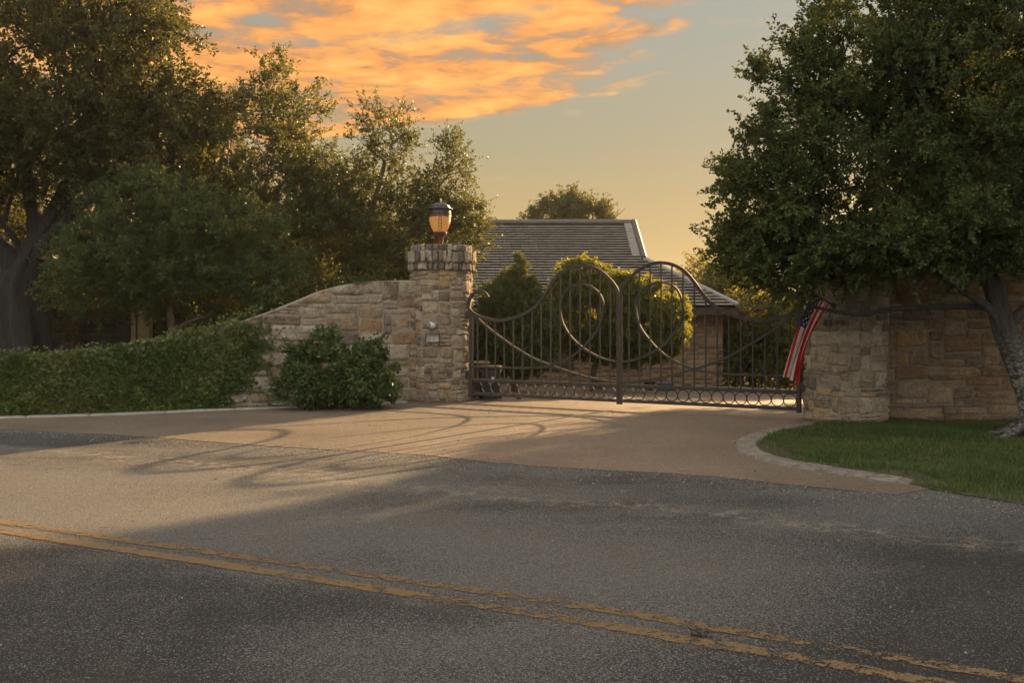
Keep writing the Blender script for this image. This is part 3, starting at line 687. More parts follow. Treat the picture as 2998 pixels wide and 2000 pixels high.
def intercom():
    p, an = on_pillar(PL, 995.5, 776, 0.015)
    root = empty('intercom', p, an); tag(root, 'steel keypad intercom under a hood on the left gate pillar below the camera', 'intercom')
    mb = MB(); mb.box((0, -0.03, 0), (0.245, 0.10, 0.140), bev=0.004); mb.build('housing', steel, root)
    mb = MB(); mb.box((0, -0.105, 0.074), (0.262, 0.065, 0.006)); mb.box((-0.128, -0.105, 0.005), (0.006, 0.05, 0.135)); mb.box((0.128, -0.105, 0.005), (0.006, 0.05, 0.135)); mb.build('hood', blackp, root)
    mb = MB(); mb.box((0, -0.0825, 0.052), (0.215, 0.005, 0.026)); mb.build('name_strip', plain('pale_label', (0.5, 0.47, 0.41), 0.5), root)
    mb = MB(); mb.box((0, -0.0825, 0.032), (0.225, 0.008, 0.008)); mb.build('trim', blackp, root)
    mb = MB(); mb.box((-0.066, -0.083, -0.018), (0.070, 0.006, 0.062)); mb.build('speaker', plain('speaker_grille', (0.30, 0.29, 0.25), 0.6), root)
    key = plain('key_grey', (0.20, 0.19, 0.17), 0.5); first = None
    for r_ in range(4):
        for c_ in range(3):
            if first is None:
                mb = MB(); mb.box((0, 0, 0), (0.011, 0.006, 0.011), bev=0.001); k = mb.build('key', key, root); first = k.data
            else:
                k = bpy.data.objects.new('key', first); C.objects.link(k); k.parent = root
            k.location = (0.008+c_*0.0155, -0.083, 0.008-r_*0.0165)
    mb = MB(); mb.tube([(0.088, -0.079, 0.004), (0.088, -0.087, 0.004)], 0.007, 14); mb.build('button', blackp, root)
intercom()
p, an = on_pillar(PL, 965, 707, 0.02)
root = empty('sensor', p, an); tag(root, 'small blue-grey sensor box at the upper left of the lamp pillar', 'sensor')
mb = MB(); mb.box((0, -0.015, 0), (0.05, 0.05, 0.085), bev=0.006); mb.build('case', plain('blue_grey_plastic', (0.12, 0.13, 0.135), 0.5), root)
mb = MB(); mb.box((-0.005, -0.043, 0.015), (0.022, 0.008, 0.022), bev=0.003); mb.build('lens', blackp, root)

# ------------------------------------------------------------------ flag on the right pillar
def flag():
    bp, an = on_pillar(PR, 1914, 701, 0.03)
    tipp = at(1861, 671, 14.02)
    pole_d = (tipp-bp); L = pole_d.length; pole_d.normalize()
    fp = empty('flagpole', bp); tag(fp, 'short slanting flagpole in a bracket on the numbered pillar', 'flagpole')
    mb = MB(); mb.tube([Vector((0, 0, 0)), tipp-bp], 0.0125, 10); mb.build('pole', plain('pole_metal', (0.10, 0.085, 0.07), 0.4, 0.3), fp, True)
    mb = MB(); mb.lathe([(0.004, -0.026), (0.02, -0.018), (0.026, 0), (0.02, 0.018), (0.004, 0.026)], 14, c=tuple(tipp-bp)); mb.build('finial', plain('pole_ball', (0.05, 0.04, 0.05), 0.4), fp, True)
    mb = MB(); mb.tube([-pole_d*0.03, pole_d*0.09], 0.022, 12); mb.box((0.0, 0.018, -0.01), (0.075, 0.02, 0.11), bev=0.004); mb.build('bracket', plain('bracket_metal', (0.06, 0.055, 0.055), 0.45, 0.3), fp, True)
    fl = empty('flag', tipp); tag(fl, 'limp red, white and blue stars and stripes flag hanging before the gate', 'flag')
    nh, nf = 78, 60; H0 = tipp - pole_d*0.02; H1 = tipp - pole_d*0.66
    B0 = at(1797, 862, 14.15); B1 = at(1832, 882, 14.32)
    V = np.zeros((nh+1, nf+1, 3))
    for i in range(nh+1):
        h = i/nh
        for j in range(nf+1):
            f = j/nf
            hp = H0.lerp(H1, h); bpnt = B0.lerp(B1, h)
            p_ = hp.lerp(bpnt, f)
            sag = math.sin(math.pi*f)
            p_ = p_ + Vector((-0.015*sag*(1-h) - 0.075*sag*h, 0, 0.02*sag))
            am = 0.085*min(1, f*1.8)
            ph = h*2*math.pi*2.6
            p_ = p_ + Vector((0.042*math.sin(ph+0.9+f*1.2)*min(1, f*2), am*math.sin(ph+f*1.5), 0.012*math.sin(ph*1.3+f*9)))
            V[i, j] = p_ - tipp
    idf = np.arange((nh+1)*(nf+1)).reshape(nh+1, nf+1)
    Vf = V.reshape(-1, 3)
    red = plain('flag_red', (0.40, 0.022, 0.022), 0.8, 0, 0.1, 0.1, 30); wht = plain('flag_white', (0.62, 0.58, 0.54), 0.8, 0, 0.1, 0.06, 30); blu = plain('flag_blue', (0.018, 0.028, 0.085), 0.8, 0, 0.1, 0.1, 30)
    for m_ in (red, wht, blu):
        t = NT(m_.node_tree); b = m_.node_tree.nodes['Principled BSDF']; o_ = [n for n in m_.node_tree.nodes if n.type == 'OUTPUT_MATERIAL'][0]
        tr = t.new('ShaderNodeBsdfTranslucent'); s_ = b.inputs['Base Color'].links[0].from_socket; t.link(s_, tr.inputs[0])
        mx = t.new('ShaderNodeMixShader'); mx.inputs[0].default_value = 0.35; t.link(b.outputs[0], mx.inputs[1]); t.link(tr.outputs[0], mx.inputs[2]); t.link(mx.outputs[0], o_.inputs[0])
    parts = {'stripes': [], 'canton': []}; mi = []
    for i in range(nh):
        st = i*13//nh
        for j in range(nf):
            q = (idf[i, j], idf[i+1, j], idf[i+1, j+1], idf[i, j+1])
            if st < 7 and j < nf*0.40: parts['canton'].append(q)
            else: parts['stripes'].append(q); mi.append(st % 2)
    np_mesh('stripes', Vf, parts['stripes'], [red, wht], fl, True, mi)
    np_mesh('canton', Vf, parts['canton'], blu, fl, True)
    mb = MB()                                        # fifty stars, on both faces
    for r_ in range(9):
        cols_ = 6 if r_ % 2 == 0 else 5
        for c_ in range(cols_):
            hh = (r_+1)/10*7/13; ff = ((c_*2+1) if r_ % 2 == 0 else (c_*2+2))/12*0.40
            def S(h, f):
                x = min(max(h, 0), 1)*nh; y = min(max(f, 0), 1)*nf; i = min(int(x), nh-1); j = min(int(y), nf-1); a = x-i; b = y-j
                return Vector(V[i, j]*(1-a)*(1-b)+V[i+1, j]*a*(1-b)+V[i, j+1]*(1-a)*b+V[i+1, j+1]*a*b)
            nrm = (S(hh+.01, ff)-S(hh-.01, ff)).cross(S(hh, ff+.01)-S(hh, ff-.01)).normalized()
            for sg in (-1, 1):
                ring_ = []
                for k in range(10):
                    rad_ = 0.030 if k % 2 == 0 else 0.013; an_ = 2*math.pi*k/10
                    ring_.append(S(hh+rad_*1.15*math.cos(an_), ff+rad_*0.66*math.sin(an_)) + nrm*0.004*sg)
                mb.add([S(hh, ff)+nrm*0.004*sg]+ring_, [(0, 1+k, 1+(k+1) % 10) for k in range(10)])
    mb.build('stars', wht, fl)
flag()

# ------------------------------------------------------------------ bins and small things behind the gate
def bin_(label, x, y, rz, col, lidcol, w_=0.55, h_=1.0, sticker=False):
    z0 = gz(x, y)+0.012
    root = empty('wheelie_bin', (x, y, z0), rz); tag(root, label, 'bin', 'rubbish bins behind the gate')
    m = plain('bin_plastic', col, 0.45, 0, 0.5, 0.1); ml = plain('bin_lid_plastic', lidcol, 0.4, 0, 0.5, 0.1)
    mb = MB(); a = w_/2
    rings = []
    for (z, s_) in ((0.02, 0.40), (0.06, 0.41), (h_-0.10, 0.5), (h_-0.10, 0.52), (h_-0.05, 0.52)):
        k = s_*w_; c_ = 0.05
        rings.append([(-k, -k+c_, z), (-k+c_, -k, z), (k-c_, -k, z), (k, -k+c_, z), (k, k-c_, z), (k-c_, k, z), (-k+c_, k, z), (-k, k-c_, z)])
    vs = [p for r_ in rings for p in r_]; fs = [(i*8+j, i*8+(j+1) % 8, (i+1)*8+(j+1) % 8, (i+1)*8+j) for i in range(len(rings)-1) for j in range(8)]
    fs.append(tuple(reversed(range(8)))); mb.add(vs, fs); mb.build('body', m, root, True)
    mb = MB(); mb.box((0, 0, h_-0.015), (w_*1.07, w_*1.07, 0.075), bev=0.03); mb.build('lid', ml, root, True)
    for s_ in (-1, 1):
        wb = MB(); wb.tube([(s_*w_*0.40, w_*0.44, 0.11), (s_*w_*0.40+0.05*s_, w_*0.44, 0.11)], 0.11, 18); wb.build('wheel', blackp, root, True)
    mb = MB(); mb.tube([(-w_*0.3, w_*0.56, h_-0.06), (w_*0.3, w_*0.56, h_-0.06)], 0.016, 8); mb.build('handle', m, root, True)
    if sticker:
        mb = MB(); mb.box((0.08, -w_*0.495, h_*0.62), (0.075, 0.006, 0.115)); mb.build('sticker', plain('sticker', (0.5, 0.5, 0.48), 0.6), root)
bin_('near black bin with a white sticker behind the left leaf of the gate', -0.43, 19.42, -0.05, (0.010, 0.012, 0.018), (0.018, 0.021, 0.026), 0.42, 0.64, True)
bin_('taller brown bin half hidden by the lamp pillar behind the gate', -0.66, 20.0, 0.1, (0.085, 0.048, 0.024), (0.11, 0.07, 0.042), 0.40, 0.72)
q = at(1527, 876, 27.6); z0 = gz(q.x, q.y)+0.01
root = empty('crate', (q.x, q.y, z0)); tag(root, 'teal plastic crate on the ground by the house wall', 'crate')
teal = plain('teal_plastic', (0.04, 0.10, 0.12), 0.5)
mb = MB(); mb.box((0, 0, 0.10), (0.44, 0.3, 0.19), bev=0.01); mb.build('tub', teal, root)
mb = MB(); mb.box((0, 0, 0.205), (0.47, 0.33, 0.025), bev=0.006); mb.build('lid', teal, root)
for k, (u_, lab, h_) in enumerate(((1372, 'grey clay pot under the round shrub behind the left gate leaf', 0.30), (1490, 'dark clay pot beside the teal crate by the house', 0.26))):
    q = at(u_, 880, 27.8); z0 = gz(q.x, q.y)+0.01
    root = empty('flower_pot', (q.x, q.y, z0)); tag(root, lab, 'flower pot', 'pots by the house wall')
    mb = MB(); mb.lathe([(0.10, 0), (0.15, h_-0.05), (0.17, h_-0.05), (0.17, h_), (0.14, h_)], 20); mb.build('pot', plain('clay', (0.11, 0.10, 0.09) if k == 0 else (0.05, 0.05, 0.05), 0.8), root, True)
    mb = MB(); mb.lathe([(0.138, h_-0.02), (0.02, h_-0.01)], 20, capbot=False); mb.build('soil', M['earth'], root, True)
# kerb at the back of the court
ka = Vector((5.2, 28.6, 0)); kb = Vector((16, 22.5, 0)); mb = MB()
for i in range(20):
    a = ka.lerp(kb, i/20+0.002); b = ka.lerp(kb, (i+1)/20-0.002); c_ = (a+b)/2; dx_ = (b-a).normalized()
    mb.box((c_.x, c_.y, gz(c_.x, c_.y)+0.06), ((b-a).length, 0.15, 0.16), ax=(dx_, Vector((-dx_.y, dx_.x, 0)), Vector((0, 0, 1))), bev=0.012)
tag(mb.build('court_kerb', M['kerb']), kind='structure')

# ------------------------------------------------------------------ the house behind the gate
def house():
    root = empty('stone_house', (0, 30, gz(2, 30))); tag(root, 'low stone house with a grey tiled roof behind the gate', 'house')
    x0, x1, yf, yb = -9.0, 6.35, 30.0, 39.5; zb = gz(2, 30); lz = lambda z: z-zb
    ox, oy = 0.0, 30.0
    eave_z, ridge_z, ridge_y = 1.93, 4.92, 35.0; yE = 29.42
    # walls
    V = []; Fq = []
    for (x, y) in ((x0, yf), (x1, yf), (x1, yb), (x0, yb)): V += [(x-ox, y-oy, -0.6), (x-ox, y-oy, lz(eave_z)+0.28)]
    for i in range(4): a = i*2; b = (i*2+2) % 8; Fq.append((a, b, b+1, a+1))
    np_mesh('wall', V, Fq, M['mortar_dark'], root)
    bl = blocks(x0, x1, lambda s: lz(eave_z)+0.2, 0.15, 0.105, 61, (2, 4), (1, 2), -0.1)
    stonework('front_stonework', bl, lambda s, z, d: (s-ox, -d, z), lambda s: lz(eave_z)+0.2, M['house_stone'], root, 62, 0.018, 0.012, 0.008, (0, 0.1, 0.9, 1))
    bl = blocks(0, yb-yf, lambda s: lz(eave_z)+0.2, 0.15, 0.105, 63, (2, 4), (1, 2), -0.1)
    stonework('side_stonework', bl, lambda s, z, d: (x1-ox+d, s, z), lambda s: lz(eave_z)+0.2, M['house_stone'], root, 64, 0.018, 0.012, 0.008, (0, 0.1, 0.9, 1))
    wood = plain('eave_timber', (0.035, 0.025, 0.018), 0.6)
    # two openings in the wall
    for xa in (-4.2, -1.6, 1.3):
        fr = MB(); fr.box((xa, -0.03, 1.15), (1.1, 0.06, 1.3), bev=0.01); f_ = fr.build('window', wood, root)
        pn = MB(); pn.box((xa, -0.058, 1.15), (0.94, 0.012, 1.14)); pn.build('pane', plain('dark_glass', (0.015, 0.016, 0.018), 0.08, 0, 0.6), f_)
    # roof body
    gx = 4.22; slope = (ridge_z-eave_z)/(ridge_y-yE); ym = 32.4; zm = eave_z+slope*(ym-yE); xe = gx+(ym-yE)*0.83
    yB = 2*ridge_y-yE
    P = [(x0-0.6, yE, eave_z), (xe, yE, eave_z), (gx, ym, zm), (gx, ridge_y, ridge_z), (x0-0.6, ridge_y, ridge_z), (xe, yB, eave_z), (gx, 2*ridge_y-ym, zm), (x0-0.6, yB, eave_z)]
    P = [(a-ox, b-oy, lz(c)) for a, b, c in P]
    me = bpy.data.meshes.new('roof'); me.from_pydata(P, [], [(0, 1, 2, 3, 4), (1, 5, 6, 2), (2, 6, 3), (4, 3, 6, 5, 7), (0, 4, 7), (0, 7, 5, 1)]); me.update()
    tile_m, t, b = mat('roof_tile'); rn = geo(t, 'Random Per Island'); n = t.noise(geo(t, 'Position'), 5.0, 5)
    c = t.ramp(t.math('ADD', t.math('MULTIPLY', rn, 0.35), t.math('MULTIPLY', n, 0.5)), [(0.1, (0.165, 0.158, 0.147)), (0.45, (0.225, 0.215, 0.20)), (0.8, (0.28, 0.268, 0.25))])
    t.put(b.inputs['Base Color'], c); b.inputs['Roughness'].default_value = 0.42; b.inputs['Specular IOR Level'].default_value = 0.6; bump(t, b, t.noise(geo(t, 'Position'), 30, 4), 0.35, 0.01)
    under = plain('roof_underlay', (0.02, 0.019, 0.018), 0.9)
    rf = link('roof', me, under, root)
    # tiles: tilted slabs in overlapping courses
    def tiles(O, ex, es, length, width_at, rowh, tw, seed, name, start_at=lambda r_: 0.0):
        rg = random.Random(seed); V = []; Fq = []; O = Vector(O); ex = Vector(ex); es = Vector(es); nn = ex.cross(es).normalized()
        if nn.z < 0: nn = -nn
        nr = int(length/rowh)
        for r_ in range(nr):
            d0 = r_*rowh; a0 = start_at(d0) - tw*(0.5 if r_ % 2 else 0.0); wmax = width_at(d0+rowh*0.5)
            x = a0
            while x < wmax:
                w_ = tw*rg.uniform(0.92, 1.06); xa = max(x, start_at(d0)); xb = min(x+w_-0.014, wmax)
                if xb-xa > 0.05:
                    lift0 = 0.082+rg.uniform(-.006, .006); lift1 = 0.012; jj = rg.uniform(-0.008, 0.008); th = 0.020; tl = rg.uniform(-.004, .004)
                    pts = []
                    for (xx, dd, zz) in ((xa, d0+jj, lift0+tl), (xb, d0+jj, lift0-tl), (xb, d0+rowh*1.12, lift1), (xa, d0+rowh*1.12, lift1)):
                        pts.append(O+ex*xx+es*dd+nn*zz)
                    pb = [p-nn*th for p in pts]; bs = len(V); V += pts+pb
                    Fq += [(bs, bs+1, bs+2, bs+3), (bs, bs+4, bs+5, bs+1), (bs+1, bs+5, bs+6, bs+2), (bs+3, bs+2, bs+6, bs+7), (bs, bs+3, bs+7, bs+4)]
                x += w_
        return np_mesh(name, V, Fq, tile_m, root)
    es = Vector((0, ridge_y-yE, ridge_z-eave_z)); LS = es.length; es.normalize()
    kk = (ym-yE)/(ridge_y-yE)*LS
    wa = lambda d: (xe-(xe-gx)*d/kk if d < kk else gx) - (x0-0.6)
    tiles((x0-0.6-ox, yE-0.04-oy, lz(eave_z)), (1, 0, 0), es, LS-0.05, wa, 0.205, 0.30, 71, 'front_tiles')
    e2 = Vector((gx-xe, 0, zm-eave_z)); L2 = e2.length; e2.normalize()
    tiles((xe+0.03-ox, yE-oy, lz(eave_z)), (0, 1, 0), e2, L2, lambda d: (yB-yE)-(ym-yE)*d/L2, 0.205, 0.30, 72, 'hip_tiles', lambda d: (ym-yE)*d/L2)
    trim = plain('ridge_metal', (0.075, 0.070, 0.065), 0.4, 0.2, 0.5)
    mb = MB(); mb.tube([(x0-0.6-ox, ridge_y-oy, lz(ridge_z)+0.06), (gx+0.05-ox, ridge_y-oy, lz(ridge_z)+0.06)], 0.115, 10); mb.build('ridge_cap', trim, root, True)
    hp = MB(); hp.tube([(gx+0.06-ox, ym-0.15-oy, lz(zm)+0.03), (gx+0.06-ox, ridge_y-oy, lz(ridge_z)+0.10)], 0.10, 10); hp.build('barge_cap', plain('barge_metal', (0.075, 0.07, 0.064), 0.6, 0.0, 0.3), root, True)
    bt = MB(); v_ = Vector((0, ridge_y-ym, ridge_z-zm)); v_.normalize(); nz = Vector((0, -v_.z, v_.y))
    cc_ = Vector((gx-0.17-ox, (ym+ridge_y)/2-oy, lz((zm+ridge_z)/2)))+nz*0.075
    bt.box(cc_, (0.26, (Vector((0, ridge_y-ym, ridge_z-zm))).length-0.2, 0.03), ax=(Vector((1, 0, 0)), v_, nz)); bt.build('barge_flashing', plain('flashing', (0.20, 0.19, 0.175), 0.5, 0.0, 0.4), root)
    hc = MB(); hc.tube([(xe-ox, yE-oy, lz(eave_z)+0.05), (gx-ox, ym-oy, lz(zm)+0.06)], 0.085, 8); hc.build('hip_cap', tile_m, root, True)
    fa = MB(); fa.box(((x0-0.6+xe)/2-ox, yE+0.03-oy, lz(eave_z)-0.13), (xe-x0+0.6, 0.04, 0.20)); fa.box((xe-0.03-ox, (yE+yB)/2-oy, lz(eave_z)-0.13), (0.04, yB-yE-0.1, 0.20)); fa.build('fascia', wood, root)
    sf = MB(); sf.box(((x0-0.6+xe)/2-ox, (yE+yf)/2+0.04-oy, lz(eave_z)-0.06), (xe-x0+0.5, yf-yE-0.02, 0.03)); sf.build('soffit', wood, root)
house()

def left_house():
    root = empty('outbuilding', (-10.6, 27.5, 0)); tag(root, 'dim stone building with pale posts behind the hedge and trees at the left', 'building')
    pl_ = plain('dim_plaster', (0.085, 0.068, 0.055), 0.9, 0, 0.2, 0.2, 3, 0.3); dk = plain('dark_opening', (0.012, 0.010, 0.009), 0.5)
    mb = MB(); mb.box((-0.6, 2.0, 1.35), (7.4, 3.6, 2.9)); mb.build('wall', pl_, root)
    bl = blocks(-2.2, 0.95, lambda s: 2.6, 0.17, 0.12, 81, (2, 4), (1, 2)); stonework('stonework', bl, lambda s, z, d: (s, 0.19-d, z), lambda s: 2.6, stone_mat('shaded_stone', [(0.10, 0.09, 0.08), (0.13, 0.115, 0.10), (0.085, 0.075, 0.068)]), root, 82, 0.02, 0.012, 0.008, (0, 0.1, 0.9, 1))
    mb = MB(); mb.box((-0.6, 1.9, 2.95), (8.2, 4.6, 0.22), bev=0.02); mb.build('roof_edge', plain('roof_board', (0.04, 0.03, 0.025), 0.7), root)
    post = plain('pale_post', (0.40, 0.29, 0.17), 0.7); stpost = plain('stone_post', (0.17, 0.10, 0.065), 0.9)
    for (u_, wd, m_) in ((308, 0.13, post), (333, 0.30, plain('pale_pier', (0.40, 0.31, 0.17), 0.8)), (163, 0.30, stpost)):
        x_ = (u_-U0)/FPX*27.0+10.6; mb = MB(); mb.box((x_, -0.5, 1.42), (wd, wd, 2.84), bev=0.01); mb.build('post', m_, root)
    for u_ in (299, 322, 352):
        x_ = (u_-U0)/FPX*27.6+10.6; mb = MB(); mb.box((x_, 0.16, 1.2), (0.22, 0.05, 2.2)); mb.build('opening', dk, root)
left_house()

# ------------------------------------------------------------------ plants
def unit(a): return a/np.maximum(np.linalg.norm(a, axis=1, keepdims=True), 1e-9)
def leaf_quads(base, d, nrm, ln, wd):
    d = unit(d); s = unit(np.cross(d, nrm)); n2 = np.cross(s, d)
    ln = ln[:, None]; wd = wd[:, None]
    mid = base + d*ln*0.48
    V = np.stack([base, mid + s*wd + n2*wd*0.35, base + d*ln, mid - s*wd + n2*wd*0.35], 1).reshape(-1, 3)
    F = np.arange(len(base)*4).reshape(-1, 4); return V, F
def grow(tips, trunk, rg, seg=0.35, wig=0.05, pen=0.25):
    P = [np.array(p[:3], float) for p in trunk]; par = [-1]+list(range(len(trunk)-1)); dist = [0.0]; fixed = [p[3] for p in trunk]
    for i in range(1, len(P)): dist.append(dist[-1]+np.linalg.norm(P[i]-P[i-1]))
    top = P[-1]; order = np.argsort(np.linalg.norm(tips-P[len(P)//2], axis=1)); tipn = []
    first = max(1, int(len(trunk)*0.35))
    cap = len(P)+len(tips)*40; A = np.zeros((cap, 3)); D = np.zeros(cap); n = len(P); A[:n] = P; D[:n] = dist; D[:first] = 1e6
    dirs = np.zeros((cap, 3))
    for i in range(1, n): dirs[i] = (P[i]-P[i-1])/max(1e-6, np.linalg.norm(P[i]-P[i-1]))
    par += [0]*(cap-n)
    for k in order:
        tpt = tips[k]; v = tpt-A[:n]; dd = np.linalg.norm(v, axis=1); cosb = (v*dirs[:n]).sum(1)/np.maximum(dd, 1e-6)
        cost = dd*(1.35-0.35*cosb) + pen*D[:n]; j = int(np.argmin(cost)); L = dd[j]; m = max(1, min(38, int(L/seg)+1)); last = j; t0 = dirs[j]*L*0.5
        for q in range(1, m+1):
            f = q/m; p = A[j]*(1-f)+tpt*f + t0*f*(1-f)*(1-f)*1.2 + rg.normal(0, wig, 3)*(0 if q == m else 1)*min(1, L)
            A[n] = p; D[n] = (D[last] if D[last] < 1e5 else 0)+L/m; dirs[n] = (p-A[last])/max(1e-6, np.linalg.norm(p-A[last])); par[n] = last; last = n; n += 1
        tipn.append(last)
    return A[:n], par[:n], fixed, tipn, order, dirs[:n]
def branch_mesh(name, A, par, fixed, mat_, parent, r0=0.006, ex=2.35, maxr=0.16):
    n = len(A); acc = np.zeros(n); kids = [[] for _ in range(n)]
    for i in range(1, n): kids[par[i]].append(i)
    for i in range(n-1, -1, -1):
        if not kids[i]: acc[i] = r0**ex
        if i > 0: acc[par[i]] += acc[i]
    rad = np.minimum(acc**(1/ex), maxr)
    for i, r_ in enumerate(fixed): rad[i] = r_
    mb = MB(); stack = [0]; nf = len(fixed)
    started = [(None, 0)]
    while started:
        pr, i = started.pop(); chain = [] if pr is None else [pr]; 
        while True:
            chain.append(i)
            if not kids[i]: break
            ks = sorted(kids[i], key=lambda q: (q < nf, acc[q]), reverse=True)
            for o in ks[1:]: started.append((i, o))
            i = ks[0]
        rr = [float(rad[c]) for c in chain]
        if pr is not None and len(rr) > 1: rr[0] = min(rr[0], rr[1]*1.15)
        sides = 14 if max(rr) > 0.09 else (7 if max(rr) > 0.025 else 4)
        mb.tube([A[c] for c in chain], rr, sides, cap=False)
    return mb.build(name, mat_, parent, True)
def sample_ells(ells, n, rg, power=3.2):
    wts = np.array([(e[3]*e[4]+e[4]*e[5]+e[3]*e[5])*(e[6] if len(e) > 6 else 1) for e in ells]); pick = rg.choice(len(ells), n, p=wts/wts.sum())
    d = unit(rg.normal(size=(n, 3))); r_ = rg.uniform(size=n)**(1/power)
    E = np.array([e[:6] for e in ells])[pick]
    return E[:, :3]+d*E[:, 3:6]*r_[:, None], d
def lump(p, ph, f=1.3): return np.sin(p[:, 0]*f*2.1+ph)+np.sin(p[:, 1]*f*1.7+ph*1.7)+np.sin(p[:, 2]*f*2.6+ph*2.3)+0.6*np.sin(p[:, 0]*f*4.3+p[:, 2]*f*3.9+ph)
def tree(name, label, cat, group, trunk, ells, ntip, lm, bm, seed, ntw=6, nlf=10, twl=0.38, ll=0.06, lw=0.30, gap=-1.2, up=0.25, out=0.7, r0=0.006, seg=0.4, power=3.0, twigs=True, extra=None, maxr=0.16, wig=0.05, nup=0.5, zmin=None, gnarl=0.0):
    rg = np.random.RandomState(seed)
    base = Vector(trunk[0][:3]); root = empty(name, base); tag(root, label, cat, group)
    B = np.array(base)
    tips, od = sample_ells(ells, ntip, rg, power)
    k = lump(tips, seed*1.3) > gap; tips, od = tips[k], od[k]
    if zmin is not None: k = tips[:, 2] > zmin; tips, od = tips[k], od[k]
    A, par, fixed, tipn, order, dirs = grow(tips, trunk, rg, seg, wig)
    if gnarl:
        tr_ = spline([Vector(p[:3]) for p in trunk], 5); rr_ = [float(np.interp(i/5, range(len(trunk)), [p[3] for p in trunk])) for i in range(len(tr_))]
        V_ = []; ns_ = 40
        for i, p in enumerate(tr_):
            for k_ in range(ns_):
                a_ = 2*math.pi*k_/ns_; dv = Vector((math.cos(a_), math.sin(a_), 0))
                q_ = p+dv*rr_[i]
                rid = 0.11*math.sin(a_*5+i*.11+seed)+0.07*math.sin(a_*9-i*.23)+0.20*mnoise.noise(Vector((q_.x*2.1, q_.y*2.1, q_.z*0.9)))+0.10*mnoise.noise(q_*5.5)
                V_.append(tuple(p+dv*rr_[i]*(1.02+rid*gnarl)-base))
        F_ = [(i*ns_+k_, i*ns_+(k_+1) % ns_, (i+1)*ns_+(k_+1) % ns_, (i+1)*ns_+k_) for i in range(len(tr_)-1) for k_ in range(ns_)]
        np_mesh('bole', V_, F_, bm, root, True)
    branch_mesh('trunk', A-B, par, [f_*(0.8 if gnarl else 1) for f_ in fixed], bm, root, r0, maxr=maxr)
    tips = tips[order]; od = od[order]; N = len(tips)
    # twigs at each branch end and part-way along the thin branches
    src = np.repeat(tips, ntw, 0); o2 = np.repeat(od, ntw, 0); bd = np.repeat(dirs[tipn], ntw, 0)
    td = unit(o2*out + bd*0.5 + rg.normal(size=src.shape)*0.75 + np.array([0, 0, up])); tl = twl*rg.uniform(0.45, 1.25, len(src))
    src = src + rg.normal(size=src.shape)*twl*0.22
    end = src+td*tl[:, None]
    if twigs:
        s_ = unit(np.cross(td, rg.normal(size=td.shape)))*0.0035
        V = np.stack([src+s_, src-s_, end], 1).reshape(-1, 3)-B; np_mesh('twigs', V, np.arange(len(V)).reshape(-1, 3), bm, root)
    M_ = len(src)*nlf; f = rg.uniform(0.05, 1.05, M_)
    bs = np.repeat(src, nlf, 0)+np.repeat(td*tl[:, None], nlf, 0)*f[:, None]+rg.normal(size=(M_, 3))*ll*0.3
    ld = np.repeat(td, nlf, 0)*0.55+rg.normal(size=(M_, 3))*0.75; nn = rg.normal(size=(M_, 3))+np.array([0, -0.12, nup])
    ln = ll*rg.uniform(0.6, 1.3, M_); V, F = leaf_quads(bs, ld, nn, ln, ln*lw)
    if zmin is not None: pass
    np_mesh('crown', V-B, F, lm, root)
    if extra: extra(root, rg, B)
    return root

LT = 'trees behind the left stone wall'
# big old oak at the far left
def oak_limbs(root, rg, B):
    mb = MB()
    for pts, r0_, r1_ in (([(-9.82, 20, 2.2), (-10.05, 19.95, 2.75), (-10.5, 19.9, 3.3), (-11.2, 19.9, 3.9), (-11.9, 20, 4.8)], .25, .10), ([(-9.6, 20.05, 2.9), (-9.62, 20.1, 3.5), (-9.8, 20.2, 4.2), (-9.9, 20.3, 5.2)], .20, .09), ([(-9.7, 19.95, 2.6), (-9.25, 19.8, 3.1), (-8.6, 19.7, 3.7), (-7.9, 19.8, 4.5)], .17, .06)):
        Q = spline([Vector(p)-Vector(B) for p in pts], 5); r_ = np.linspace(r0_, r1_, len(Q))*(1+0.10*np.sin(np.arange(len(Q))*1.7)); mb.tube(Q, list(r_), 14)
    mb.build('limbs', M['bark_dark'], root, True)
tree('oak_tree', 'huge old oak with a thick dark trunk at the far left', 'tree', LT,
     [(-9.62, 20, -0.1, .68), (-9.65, 20, .4, .56), (-9.72, 20, 1.0, .49), (-9.85, 20, 1.8, .42), (-9.80, 20, 2.5, .36), (-9.5, 20.05, 3.1, .27), (-9.2, 20.1, 3.7, .20), (-9.0, 20.3, 4.4, .17), (-8.95, 20.5, 5.4, .14)],
     [(-10.3, 20.4, 6.6, 3.3, 2.8, 2.2), (-8.3, 20.4, 5.9, 1.9, 2.2, 1.7), (-11.4, 20, 5.2, 1.6, 2.2, 1.3), (-7.3, 20.4, 5.3, 1.3, 1.6, 1.2), (-8.6, 20.5, 7.9, 1.9, 2.2, 1.3), (-9.3, 19.4, 4.9, 1.6, 1.0, 0.8, 1.5), (-7.6, 20.5, 7.0, 1.2, 1.5, 1.0), (-10.9, 19.6, 4.2, 1.0, 1.0, .7), (-8.4, 19.8, 4.3, 1.0, .9, .6, 1.2)],
     900, M['leaf_oak'], M['bark_dark'], 101, 7, 24, 0.50, 0.085, 0.32, -1.6, -0.05, 0.6, 0.008, 0.5, 2.6, maxr=0.2, gnarl=1.0, extra=oak_limbs)
